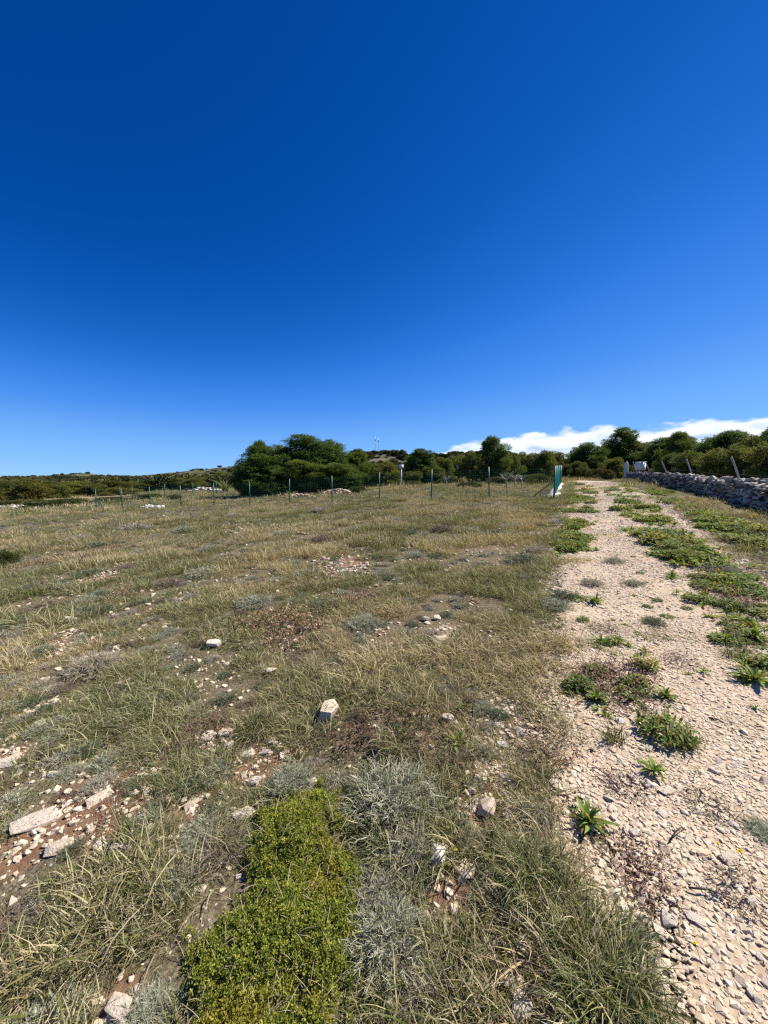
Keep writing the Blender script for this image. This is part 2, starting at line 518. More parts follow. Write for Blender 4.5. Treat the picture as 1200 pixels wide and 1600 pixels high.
M_TEAL = plain_mat('teal_coated_steel', (0.004, 0.12, 0.105), (0.006, 0.15, 0.13), 30, 0.45, 0.5, 0.05)
M_STAKE = plain_mat('weathered_wood', (0.30, 0.26, 0.22), (0.52, 0.48, 0.42), 26, 0.85, 0.2, 0.4)
M_CONC = plain_mat('pale_concrete', (0.60, 0.59, 0.56), (0.76, 0.75, 0.72), 8, 0.9, 0.2, 0.3)
M_WHITE = plain_mat('white_enamel', (0.74, 0.74, 0.72), (0.80, 0.80, 0.79), 6, 0.6, 0.3, 0.0)
M_DARK = plain_mat('dark_metal', (0.03, 0.03, 0.03), (0.06, 0.06, 0.06), 10, 0.5, 0.5, 0.05)
M_STEEL = plain_mat('galvanised_steel', (0.28, 0.29, 0.30), (0.40, 0.41, 0.42), 12, 0.5, 0.5, 0.05, 0.6)
M_ROOF = plain_mat('clay_tiles', (0.35, 0.15, 0.08), (0.45, 0.22, 0.12), 2, 0.9, 0.2, 0.2)
M_PETAL = leaf_mat('yellow_petals', (1, 1, 1), (1, 1, 1), transl=0.3, rough=0.5, spec=0.3, tr_tint=(1, 1, 0.8))

# where the soil lies bare
BARE = [(705, 1395, 82), (400, 1195, 62), (150, 1262, 95), (190, 1570, 75), (775, 1205, 55), (805, 1500, 62), (100, 1010, 55), (350, 1150, 45),
        (540, 885, 40), (690, 990, 34), (520, 1045, 34), (60, 1430, 55), (15, 1180, 40), (310, 1255, 60), (330, 1350, 50), (860, 1560, 40),
        (240, 1200, 40), (800, 1130, 45), (505, 1115, 28), (60, 1105, 34), (150, 905, 30), (290, 940, 26), (40, 1330, 50), (740, 1260, 45)]
BARE_W = []
for px, py, pr in BARE:
    c0 = at(px, py); c1 = at(px + pr, py); c2 = at(px, py - pr * 0.6)
    q_ = .82
    BARE_W.append((c0[0], c0[1], abs(c1[0] - c0[0]) * q_, max(abs(c2[1] - c0[1]) * 1.0, abs(c1[0] - c0[0]) * 0.8) * q_))


# ------------------------------------------------------------------ the setting
# ground: one sheet, fine near the camera, reaching the horizon
na = 720
radii = np.concatenate([[0.0], np.geomspace(0.15, 40, 260), np.geomspace(41.5, 5500, 70)])
th = np.linspace(0, 2 * np.pi, na, endpoint=False)
GX = radii[:, None] * np.sin(th)[None]; GY = radii[:, None] * np.cos(th)[None]
GZ = H(GX, GY)
GZ[radii > 900] -= ((radii[radii > 900] - 900) * 0.004)[:, None]
V = np.stack([GX, GY, GZ], -1).reshape(-1, 3)
i = np.arange(len(radii) - 1)[:, None]; k = np.arange(na)[None]
F = np.stack([i * na + k, (i + 1) * na + k, (i + 1) * na + (k + 1) % na, i * na + (k + 1) % na], -1).reshape(-1, 4)
F = F[:, ::-1]
SOIL = np.zeros(len(V))                                  # where red earth shows through
for cx, cy, rx, ry in BARE_W:
    q = np.sqrt(((V[:, 0] - cx) / rx) ** 2 + ((V[:, 1] - cy) / ry) ** 2) + (fbm(V[:, 0] / .16, V[:, 1] / .16, 63, 3) - .5) * 1.1
    SOIL = np.maximum(SOIL, .8 * (1 - sstep(q, .4, 1.35)))
o = link('ground', mesh_np('ground', V, [F], M_GROUND, np.repeat(SOIL[:, None], 3, 1), smooth=True)); tag(o, 'rough stony pasture of red soil and dry grass', kind='structure')

# gravel track: an irregular sheet a little above the ground
ys = np.concatenate([np.arange(-3, 6, 0.05), np.arange(6, 38, 0.12)])
tv = np.linspace(0, 1, 70)
TL = np.interp(ys, TRACK_L[:, 1], TRACK_L[:, 0]); TR = np.interp(ys, TRACK_R[:, 1], TRACK_R[:, 0])
TL = TL + 0.30 * (fbm(ys * 2.3, ys * 0 + 3, 31, 4) - 0.5)
TR = TR + 0.35 * (fbm(ys * 2.3, ys * 0 + 8, 32, 4) - 0.5)
fade = 1 - sstep(ys, 30, 38)
TRc = TL + (TR - TL) * np.maximum(fade, 0.05)
XX = TL[:, None] + (TRc - TL)[:, None] * tv[None]; YY = np.repeat(ys[:, None], len(tv), 1)
ZZ = H(XX, YY) + 0.006 + 0.0010 * np.hypot(XX, YY)
ZZ -= 0.05 * (np.clip(1 - (XX - TL[:, None]) / .12, 0, 1) + np.clip(1 - (TRc[:, None] - XX) / .2, 0, 1))
n = len(tv)
i = np.arange(len(ys) - 1)[:, None]; k = np.arange(n - 1)[None]
F = np.stack([i * n + k, i * n + k + 1, (i + 1) * n + k + 1, (i + 1) * n + k], -1).reshape(-1, 4)
o = link('gravel_track', mesh_np('gravel_track', np.stack([XX, YY, ZZ], -1).reshape(-1, 3), [F], M_TRACK, smooth=True))
tag(o, 'pale cream gravel farm track running beside the dry stone wall', kind='structure')


def ground_z(x, y):
    """top of whatever is underfoot"""
    x = np.asarray(x, float); y = np.asarray(y, float)
    t = track_t(x, y)
    on = (t > 0.0) & (t < 1.0) & (y < 34) & (y > -3)
    return H(x, y) + np.where(on, 0.006 + 0.0010 * np.hypot(x, y), 0.0)


# hills along the skyline: ridge heights taken as seen above the horizon
def ridge(name, dist, depth, prof, label, seed):
    """prof: (photo x, photo y) of the crest"""
    pts = [over(px, py, dist) for px, py in prof]
    xs = np.array([p[0] for p in pts]); zs = np.array([p[2] for p in pts])
    gx = np.linspace(xs[0], xs[-1], 180); nv = 36
    cz = np.interp(gx, xs, zs)
    cz = np.convolve(np.pad(cz, 4, 'edge'), np.ones(9) / 9, 'valid')
    base = -6.0
    Vv = np.zeros((nv, len(gx), 3))
    for q in range(nv):
        w = q / (nv - 1)
        f = math.sin(min(1.0, w / 0.6) * math.pi / 2) ** 1.5 if w < 0.6 else math.cos((w - 0.6) / 0.4 * math.pi / 2)
        yy = dist - depth * 0.6 + depth * w
        Vv[q, :, 0] = gx * (yy / dist); Vv[q, :, 1] = yy
        Vv[q, :, 2] = base + (cz - base) * f + (fbm(gx / 30, gx * 0 + yy / 30, seed, 3) - 0.5) * 0.018 * dist * f * (0.35 if abs(w - .6) < .03 else 1)
    i = np.arange(nv - 1)[:, None]; k = np.arange(len(gx) - 1)[None]; n = len(gx)
    F = np.stack([i * n + k, i * n + k + 1, (i + 1) * n + k + 1, (i + 1) * n + k], -1).reshape(-1, 4)
    o = link(name, mesh_np(name, Vv.reshape(-1, 3), [F], M_HILL, smooth=True)); tag(o, label, kind='structure')
    return Vv


HILL1 = ridge('hill', 620, 420, [(-420, 752), (-200, 748), (0, 751), (50, 749), (75, 746), (98, 740), (135, 742), (170, 744), (215, 743), (260, 740), (300, 735),
                                 (350, 732), (400, 729), (470, 726), (560, 728), (640, 736), (760, 750)], 'long low stony hill beyond the woods', 41)
HILL2 = ridge('hill', 330, 200, [(430, 752), (500, 728), (550, 713), (585, 709), (625, 711), (680, 713), (745, 712), (820, 716), (880, 724), (960, 740), (1060, 756)],
              'wooded low ridge behind the pines', 47)

# ------------------------------------------------------------------ scattering
SHELF = bpy.data.collections.new('prototypes')        # never linked to the scene


def scatter(name, protos, P, rot, scl, idx, tint, label, cat, kind='stuff'):
    """one object that sets copies of the prototype meshes on points"""
    c = bpy.data.collections.new(name + '_kinds')
    for q, me in enumerate(protos):
        po = bpy.data.objects.new('%s_kind_%02d' % (name, q), me); c.objects.link(po)
    me = bpy.data.meshes.new(name)
    P = np.asarray(P, np.float32); n = len(P)
    me.vertices.add(n); me.vertices.foreach_set('co', P.ravel())
    a = me.attributes.new('rot', 'FLOAT_VECTOR', 'POINT'); a.data.foreach_set('vector', np.asarray(rot, np.float32).ravel())
    scl = np.asarray(scl, np.float32)
    if scl.ndim == 1: scl = np.repeat(scl[:, None], 3, 1)
    a = me.attributes.new('scl', 'FLOAT_VECTOR', 'POINT'); a.data.foreach_set('vector', scl.ravel())
    a = me.attributes.new('idx', 'INT', 'POINT'); a.data.foreach_set('value', np.asarray(idx, np.int32))
    a = me.attributes.new('tint', 'FLOAT', 'POINT'); a.data.foreach_set('value', np.asarray(tint, np.float32))
    o = link(name, me); tag(o, label, cat, kind=kind)
    ng = bpy.data.node_groups.new(name + '_nodes', 'GeometryNodeTree')
    ng.interface.new_socket('Geometry', in_out='INPUT', socket_type='NodeSocketGeometry')
    ng.interface.new_socket('Geometry', in_out='OUTPUT', socket_type='NodeSocketGeometry')
    N, L = ng.nodes, ng.links
    gi = N.new('NodeGroupInput'); go = N.new('NodeGroupOutput')
    ci = N.new('GeometryNodeCollectionInfo'); ci.inputs['Collection'].default_value = c
    ci.inputs['Separate Children'].default_value = True; ci.inputs['Reset Children'].default_value = True
    ip = N.new('GeometryNodeInstanceOnPoints'); ip.inputs['Pick Instance'].default_value = True

    def attr(nm, ty):
        q = N.new('GeometryNodeInputNamedAttribute'); q.data_type = ty; q.inputs['Name'].default_value = nm
        return q.outputs['Attribute']
    er = N.new('FunctionNodeEulerToRotation'); L.new(attr('rot', 'FLOAT_VECTOR'), er.inputs[0])
    mp = N.new('GeometryNodeMeshToPoints'); L.new(gi.outputs[0], mp.inputs[0])
    L.new(mp.outputs[0], ip.inputs['Points']); L.new(ci.outputs[0], ip.inputs['Instance'])
    L.new(attr('idx', 'INT'), ip.inputs['Instance Index']); L.new(er.outputs[0], ip.inputs['Rotation'])
    L.new(attr('scl', 'FLOAT_VECTOR'), ip.inputs['Scale']); L.new(ip.outputs[0], go.inputs[0])
    md = o.modifiers.new('set_out', 'NODES'); md.node_group = ng
    return o


def wedge(n, r0, r1, half=R(58), power=2.0, y0=None):
    """random points of the field of view between two distances"""
    r = (rng.random(n) * (r1 ** power - r0 ** power) + r0 ** power) ** (1 / power)
    a = (rng.random(n) * 2 - 1) * half
    return r * np.sin(a), r * np.cos(a)


# ------------------------------------------------------------------ plant + stone prototypes
GREEN, OLIVE, STRAW, DEAD = np.array([.098, .122, .032]), np.array([.20, .178, .066]), np.array([.46, .395, .25]), np.array([.28, .235, .18])


def blades(n, rad, lmin, lmax, wid, lean, droop, seed, segs=4, mix=(.4, .3, .2, .1), wind=0.0, cscale=1.0):
    """ribbons of grass: returns V, F4, C"""
    r = np.random.default_rng(seed)
    rr = rad * np.sqrt(r.random(n)); aa = r.random(n) * 2 * np.pi
    root = np.stack([rr * np.cos(aa), rr * np.sin(aa), np.zeros(n)], -1)
    az_ = aa + r.normal(0, 1.3, n)
    dirh = np.stack([np.cos(az_) + wind, np.sin(az_), np.zeros(n)], -1); dirh /= np.linalg.norm(dirh, axis=1)[:, None] + 1e-6
    Ln = lmin + (lmax - lmin) * r.random(n) ** 1.5
    le = lean * (0.25 + r.random(n)); dr = droop * (0.3 + 1.2 * r.random(n))
    sgm = np.linspace(0, 1, segs + 1)
    ang = le[:, None] + dr[:, None] * sgm[None] ** 1.3          # angle from vertical
    snap = (r.random(n) < .16)[:, None] * (sgm[None] > r.uniform(.3, .7, (n, 1))) * r.uniform(.7, 1.9, (n, 1))
    ang = ang + snap + r.normal(0, .12, ang.shape)
    ds = Ln[:, None] / segs
    hx = np.concatenate([np.zeros((n, 1)), np.cumsum(np.sin(ang[:, :-1]) * ds, 1)], 1)
    hz = np.concatenate([np.zeros((n, 1)), np.cumsum(np.cos(ang[:, :-1]) * ds, 1)], 1)
    kink = r.normal(0, 0.2, (n, 1)) * sgm[None] ** 2 * Ln[:, None]
    side = np.stack([-dirh[:, 1], dirh[:, 0], np.zeros(n)], -1)
    cen = root[:, None] + dirh[:, None] * hx[..., None] + side[:, None] * kink[..., None]
    cen[..., 2] += np.maximum(hz, 0.003)
    w = wid * (0.6 + 0.8 * r.random(n))[:, None] * (1 - sgm[None] ** 2 * 0.93)
    tw = r.normal(0, 0.7, n)
    sd = side * np.cos(tw)[:, None] + np.array([0, 0, 1.0]) * np.sin(tw)[:, None]
    Vv = np.stack([cen - sd[:, None] * w[..., None] / 2, cen + sd[:, None] * w[..., None] / 2], 2)     # n, s+1, 2, 3
    m = segs + 1
    b = np.arange(n)[:, None] * (m * 2) + np.arange(segs)[None] * 2
    F = np.stack([b, b + 1, b + 3, b + 2], -1).reshape(-1, 4)
    kind = r.choice(4, n, p=np.array(mix) / sum(mix))
    pal = np.stack([GREEN, OLIVE, STRAW, DEAD])
    c = pal[kind] * (0.75 + 0.5 * r.random((n, 1)))
    tip = STRAW * (0.8 + 0.4 * r.random((n, 1)))
    base = OLIVE * 0.7 + STRAW * 0.3
    f = np.clip((sgm[None] - (0.45 + 0.5 * r.random((n, 1)))) * 2.2, 0, 0.85)[..., None]
    C = c[:, None] * (1 - f) + tip[:, None] * f
    fb = np.clip((0.25 - sgm) / 0.25, 0, 1)[None, :, None] * 0.5
    C = C * (1 - fb) + base * fb
    C = np.repeat(C[:, :, None], 2, 2).reshape(-1, 3) * cscale
    return Vv.reshape(-1, 3), F, C


def tuft_mesh(name, mat, *sets):
    b = MB()
    for s in sets:
        Vv, F, C = blades(**s); b.add(Vv, F4=F, C=C)
    return b.mesh(name, mat)


def hull_mesh(name, seed, mat, npts=16, dims=(1, .75, .5), box=0.6, rough=0.0, cuts=0):
    """angular broken stone"""
    r = np.random.default_rng(seed)
    bm = bmesh.new()
    for _ in range(npts):
        v = r.normal(0, 1, 3); v /= np.linalg.norm(v)
        s = np.sign(v) * np.abs(v) ** box
        s /= max(1.0, np.abs(s).max())
        bm.verts.new([s[q] * dims[q] * 0.5 * (0.85 + 0.3 * r.random()) for q in range(3)])
    res = bmesh.ops.convex_hull(bm, input=bm.verts)
    dead = [g for g in res['geom_interior'] if isinstance(g, bmesh.types.BMVert)] + [g for g in res['geom_unused'] if isinstance(g, bmesh.types.BMVert)]
    for v in set(dead):
        if v.is_valid: bm.verts.remove(v)
    if cuts:
        bmesh.ops.subdivide_edges(bm, edges=bm.edges[:], cuts=cuts, use_grid_fill=True, smooth=0.12)
        bmesh.ops.triangulate(bm, faces=bm.faces[:])
        from mathutils import noise as mn
        for v in bm.verts:
            q = mn.noise_vector(v.co * (3.2 / max(dims)) + Vector((seed, 0, 0)))
            v.co += q * rough * max(dims) + mn.noise_vector(v.co * (9 / max(dims)) + Vector((0, seed, 0))) * rough * 0.4 * max(dims)
    me = bpy.data.meshes.new(name); bm.normal_update(); bm.to_mesh(me); bm.free()
    me.materials.append(mat)
    return me


G_NEAR = []
for s in range(9):
    dry = [0.15, 0.25, 0.35, 0.45, 0.55, 0.3, 0.65, 0.2, 0.8][s]
    mix = ((1 - dry) * .6, (1 - dry) * .4, dry * .65, dry * .35)
    G_NEAR.append(tuft_mesh('grass_tuft', M_GRASS,
                            dict(n=52, rad=.06, lmin=.03, lmax=.085 + .02 * (s % 3), wid=.0024, lean=.95, droop=1.3, seed=100 + s, mix=mix, wind=-.6),
                            dict(n=34, rad=.09, lmin=.03, lmax=.09, wid=.0026, lean=1.15, droop=.7, seed=200 + s, mix=(.1, .2, .4, .3), wind=-.3)))
G_MID = []
for s in range(6):
    dry = [0.2, 0.35, 0.5, 0.65, 0.4, 0.8][s]
    mix = ((1 - dry) * .55, (1 - dry) * .45, dry * .6, dry * .4)
    G_MID.append(tuft_mesh('grass_clump', M_GRASS,
                           dict(n=60, rad=.16, lmin=.05, lmax=.14, wid=.0055, lean=.6, droop=1.3, seed=300 + s, segs=3, mix=mix, wind=-.3),
                           dict(n=24, rad=.18, lmin=.05, lmax=.12, wid=.006, lean=1.1, droop=.6, seed=320 + s, segs=2, mix=(.1, .2, .4, .3), wind=-.3)))
G_FAR = []
for s in range(5):
    dry = [0.3, 0.45, 0.6, 0.75, 0.9][s]
    mix = ((1 - dry) * .5, (1 - dry) * .5, dry * .6, dry * .4)
    G_FAR.append(tuft_mesh('grass_patch', M_GRASS,
                           dict(n=90, rad=.55, lmin=.06, lmax=.2, wid=.02, lean=.5, droop=1.0, seed=340 + s, segs=2, mix=mix, wind=-.2)))
CHIPS = [hull_mesh('stone_chip', 400 + s, M_STONE_I, 13, (1, .62 + .1 * (s % 4), .34 + .08 * (s % 3))) for s in range(12)]


def bareness(x, y):
    b = sstep(fbm(x / 0.8, y / 0.8, 61, 3), 0.60, 0.74) * 0.35 * (1 - sstep(np.hypot(x, y), 8, 20) * 0.6)
    wob = (fbm(x / 0.16, y / 0.16, 63, 3) - 0.5) * 1.1
    for cx, cy, rx, ry in BARE_W:
        q = np.sqrt(((x - cx) / rx) ** 2 + ((y - cy) / ry) ** 2) + wob
        b = np.maximum(b, 1 - sstep(q, 0.65, 1.15))
    return b


CUSHION_POLY = np.array([at(px, py)[:2] for px, py in [(382, 1306), (418, 1250), (480, 1218), (530, 1236), (552, 1300), (596, 1375), (578, 1450), (592, 1545),
                                                       (560, 1680), (300, 1690), (235, 1600), (268, 1510), (318, 1440), (386, 1372)]])


for _ in range(3):                                       # round the outline
    _n = np.roll(CUSHION_POLY, -1, 0)
    CUSHION_POLY = np.stack([.75 * CUSHION_POLY + .25 * _n, .25 * CUSHION_POLY + .75 * _n], 1).reshape(-1, 2)
_cc = CUSHION_POLY.mean(0)
CUSHION_FAT = _cc + (CUSHION_POLY - _cc) * .97


def in_poly(x, y, poly):
    ins = np.zeros(np.shape(x), bool); j = len(poly) - 1
    for i in range(len(poly)):
        xi, yi = poly[i]; xj, yj = poly[j]
        c = ((yi > y) != (yj > y)) & (x < (xj - xi) * (y - yi) / (yj - yi + 1e-12) + xi)
        ins ^= c; j = i
    return ins


def on_track(x, y):
    t = track_t(x, y)
    return (t > 0) & (t < 1.0) & (y < 33)


# grass over the field
def grass_field():
    P, Rr, S, I, T = [], [], [], [], []
    pr = 0
    for protos, n, r0, r1, power, s0, s1 in ((G_NEAR, 9000, .5, 5.2, 1.65, .7, 1.2), (G_NEAR, 7000, 4.4, 9.5, 1.7, .9, 1.4), (G_MID, 9000, 7.0, 18, 1.8, .8, 1.35),
                                             (G_MID, 8000, 15, 34, 1.8, 1.0, 1.6), (G_FAR, 6500, 28, 75, 1.8, .8, 1.4)):
        x, y = wedge(n, r0, r1, R(56) if r0 < 7 else R(52), power)
        d = np.hypot(x, y)
        bare = bareness(x, y)
        keep = rng.random(len(x)) > bare * 0.96
        t = track_t(x, y)
        edge = (fbm(x / .35, y / .35, 71, 2) - .5) * .26
        wd_ = wall_dist(x, y)
        keep &= ~((t + edge > 0.02) & (t < 1.0) & (y < 36) & (rng.random(len(x)) > .015 + .6 * np.exp(-np.maximum(t, 0) * 14)))
        keep &= ~((np.abs(wd_) < .42) & (y < 36)) & ~((t >= 1.0) & (wd_ > 0) & (rng.random(len(x)) < .72))
        keep &= ~in_poly(x, y, CUSHION_FAT)
        # patchy height
        clump = fbm(x / .5, y / .5, 77, 3)
        keep &= rng.random(len(x)) < (0.22 if r0 < 4 else 0.42) + 0.9 * sstep(clump, .40, .56)
        x, y, d, clump = x[keep], y[keep], d[keep], clump[keep]
        n = len(x)
        dry = fbm(x / 1.7 + 4, y / 1.7, 81, 3)
        dry = np.clip((dry - .5) * 3.0 + .44 + .12 * (1 - sstep(d, 1.5, 4)) + .10 * sstep(d, 6, 22), 0, .999)
        q = np.clip(dry + rng.normal(0, .16, n), 0, .999)
        order = np.argsort([0.15, 0.25, 0.35, 0.45, 0.55, 0.3, 0.65, 0.2, 0.8]) if protos is G_NEAR else \
            (np.argsort([0.2, 0.35, 0.5, 0.65, 0.4, 0.8]) if protos is G_MID else np.arange(5))
        # a sprinkling of much drier tufts
        q = np.where(rng.random(n) < .12, .9, q)
        I.append(pr + order[(q * len(protos)).astype(int)])
        P.append(np.stack([x, y, H(x, y) - 0.004], -1))
        Rr.append(np.stack([rng.normal(0, .12, n), rng.normal(0, .12, n), rng.normal(0, .8, n)], -1))
        sc = (s0 + (s1 - s0) * rng.random(n)) * (0.55 + 0.85 * sstep(clump, .38, .70)) * np.where(rng.random(n) < .07, 1.5, 1.0)
        S.append(np.stack([sc, sc, sc * ((0.5 if r0 < 4 else .75) + .5 * rng.random(n))], -1))
        T.append(np.clip(dry * .7 + rng.random(n) * .45, 0, 1))
        ALLP.append(protos); pr = sum(len(a) for a in ALLP)
    protos = [m for a in ALLP for m in a]
    scatter('grass', protos, np.vstack(P), np.vstack(Rr), np.vstack(S), np.concatenate(I), np.concatenate(T),
            'short green and straw coloured grass covering the whole field', 'grass')


ALLP = []
grass_field()

# gravel on the track
def gravel_field():
    P, Rr, S, I, T = [], [], [], [], []
    for n, r0, r1, s0, s1 in ((16000, .5, 1.7, .008, .030), (30000, 1.7, 3.4, .009, .030), (42000, 3.4, 8.0, .014, .040), (30000, 8.0, 16, .026, .06), (7000, 16, 30, .05, .09)):
        y = np.sqrt(r0 ** 2 + (r1 ** 2 - r0 ** 2) * rng.random(n))
        l_ = np.interp(y, TRACK_L[:, 1], TRACK_L[:, 0]); rr = np.interp(y, TRACK_R[:, 1], TRACK_R[:, 0])
        lo_ = l_ - .12 * (rr - l_); hi_ = np.minimum(rr * 1.02, 1.12 * y + .35)
        x = lo_ + (hi_ - lo_) * rng.random(n); t = track_t(x, y)
        e = (fbm(x / .3, y / .3, 91, 3) - .5) * .3
        keep = (t + e > -0.02 - .10 * rng.random(n)) & (x < 1.12 * y + .35) & ~in_poly(x, y, CUSHION_POLY)
        x, y = x[keep], y[keep]; n = len(x)
        dust = fbm(x / .45, y / .45, 93, 3); kp = rng.random(n) < (.6 if r0 < 3 else .3) + 1.3 * sstep(dust, .36, .56); x, y = x[kp], y[kp]; n = len(x)
        s = s0 + (s1 - s0) * rng.random(n) ** 2.6; s = np.where(rng.random(n) < .012, s1 * (1.1 + .7 * rng.random(n)), s)
        P.append(np.stack([x, y, ground_z(x, y) + s * .03], -1)); Rr.append(np.stack([rng.normal(0, .22, n), rng.normal(0, .22, n), rng.random(n) * 6.28], -1))
        S.append(np.stack([s, s, s * (.5 + .4 * rng.random(n))], -1)); I.append(rng.integers(0, 12, n)); T.append(rng.random(n))
    scatter('gravel', CHIPS, np.vstack(P), np.vstack(Rr), np.vstack(S), np.concatenate(I), np.concatenate(T),
            'loose cream coloured gravel spread over the farm track', 'gravel')
    P, Rr, S, I, T = [], [], [], [], []
    for n, r0, r1, s0, s1 in ((24000, .6, 3.6, .008, .045), (30000, 3.2, 9.0, .014, .075), (14000, 8.5, 22, .03, .12)):
        x, y = wedge(n, r0, r1, R(56), 2.0)
        b = bareness(x, y); t = track_t(x, y)
        keep = (rng.random(n) < np.clip(b * .95 - .05, 0.14, 1)) & ~((t > 0) & (t < 1.0)) & ~in_poly(x, y, CUSHION_POLY)
        keep |= (rng.random(n) < .5) & (t > -.16) & (t < 0.03) & (y < 3)
        keep |= (rng.random(n) < .3) & (t > -.07) & (t < 0.03)
        x, y = x[keep], y[keep]; n = len(x)
        s = s0 + (s1 - s0) * rng.random(n) ** 2.4
        P.append(np.stack([x, y, H(x, y) + s * .08], -1)); Rr.append(np.stack([rng.normal(0, .35, n), rng.normal(0, .35, n), rng.random(n) * 6.28], -1))
        S.append(np.stack([s, s, s * (.8 + .4 * rng.random(n))], -1)); I.append(rng.integers(0, 12, n)); T.append(rng.random(n) * .5)
    scatter('stone_chippings', CHIPS, np.vstack(P), np.vstack(Rr), np.vstack(S), np.concatenate(I), np.concatenate(T),
            'small pale stone chips lying on the bare red soil', 'stone chips')


gravel_field()

# ------------------------------------------------------------------ trees
def spray_crown(name, mat, lobes, per_m2, k, ln, wd, cols, seed, up=0.35, spread=0.7, inner=0.45):
    """crown built of many small needle or leaf sprays gathered in lobes: lobes = (cx,cy,cz,rx,ry,rz)"""
    r = np.random.default_rng(seed)
    VV, CC = [], []
    for (cx, cy, cz, rx, ry, rz) in lobes:
        n = int(per_m2 * 4 * math.pi * ((rx * ry) ** 1.6 / 3 + (rx * rz) ** 1.6 / 3 + (ry * rz) ** 1.6 / 3) ** (1 / 1.6)) + 6
        d = r.normal(0, 1, (n, 3)); d /= np.linalg.norm(d, axis=1)[:, None]
        rad = inner + (1.12 - inner) * r.random((n, 1)) ** 0.6
        p = np.array([cx, cy, cz]) + d * rad * np.array([rx, ry, rz])
        nd = d / np.array([rx, ry, rz]); nd /= np.linalg.norm(nd, axis=1)[:, None]
        nd = nd + np.array([0, 0, up]); nd /= np.linalg.norm(nd, axis=1)[:, None]
        tone = cols[r.integers(0, len(cols), n)] * (0.7 + 0.6 * r.random((n, 1)))
        dv = nd[:, None] + r.normal(0, spread, (n, k, 3)); dv /= np.linalg.norm(dv, axis=2)[..., None]
        sdv = np.cross(dv, r.normal(0, 1, (n, k, 3))); sdv /= np.linalg.norm(sdv, axis=2)[..., None] + 1e-9
        L_ = ln * (0.6 + 0.7 * r.random((n, k, 1))); W_ = wd * (0.7 + 0.6 * r.random((n, k, 1)))
        b0 = p[:, None] + r.normal(0, ln * .25, (n, k, 3))
        tri = np.stack([b0 - sdv * W_ * .35, b0 + dv * L_ * .5 + sdv * W_ * .5, b0 + dv * L_, b0 + dv * L_ * .45 - sdv * W_ * .5], 2)
        VV.append(tri.reshape(-1, 3)); CC.append(np.repeat(tone, k * 4, 0))
    VV = np.vstack(VV)
    F = np.arange(len(VV)).reshape(-1, 4)
    return mesh_np(name, VV, [F], mat, np.vstack(CC))


def limb_path(a, b, bend, r, n=6):
    t = np.linspace(0, 1, n)[:, None]
    a = np.asarray(a, float); b = np.asarray(b, float)
    p = a + (b - a) * t
    p += np.sin(t * math.pi) * r.normal(0, bend, 3) * np.linalg.norm(b - a)
    return p


def make_pine(seed, h=5.0, w=2.2, clear=0.12, nl=34, flat=0.0, dark=1.0):
    """trunk + crown meshes of a bushy maritime pine, base at the origin"""
    r = np.random.default_rng(seed)
    tb = MB()
    lean = r.normal(0, .06, 2) * h
    tp = np.stack([np.linspace(0, lean[0], 8) + r.normal(0, .04, 8), np.linspace(0, lean[1], 8) + r.normal(0, .04, 8), np.linspace(-.15, h * .86, 8)], -1)
    tb.tube(tp, np.linspace(.13, .025, 8) * h / 5, 7)
    lobes = []
    for q in range(nl):
        f = (q + .5) / nl
        z = h * (clear + (0.95 - clear) * f) + r.normal(0, .03) * h
        rel = min(1.0, max(0.0, (z / h - clear) / (1 - clear)))
        a = q * 2.39996 + r.normal(0, .5)
        bulge = 0.62 + 0.62 * float(vnoise(a * 1.1 + seed, rel * 3.5, seed))
        env = w * 0.5 * (math.sin(math.pi * max(.02, rel) ** 0.8) ** .6 * .95 + .06) * bulge
        rr = env * (0.35 + 0.7 * r.random()) * (1.0 if rel < .9 else .45)
        s = (0.17 + .30 * r.random() ** 1.4) * w / 2.4 * (1.1 - .35 * rel)
        c = (tp[-1, 0] * z / h + rr * math.cos(a), tp[-1, 1] * z / h + rr * math.sin(a), z - .05 * h * (rr / max(w, .1)))
        lobes.append((*c, s * 1.08, s * 1.08, s * 1.0))
        if q % 3 == 0:
            tz = max(.25 * h * clear + .1, z - .16 * h)
            st = np.array([np.interp(tz, tp[:, 2], tp[:, 0]), np.interp(tz, tp[:, 2], tp[:, 1]), tz])
            tb.tube(limb_path(st, c, .07, r), np.linspace(.045, .012, 6) * h / 5, 5)
    cols = np.array([[.108, .158, .040], [.080, .126, .036], [.150, .195, .050], [.112, .158, .052]]) * dark
    return tb.mesh('pine_trunk', M_BARK, True), spray_crown('pine_crown', M_PINE, lobes, 58, 6, .19, .032, cols, seed + 1, up=.4), h, w


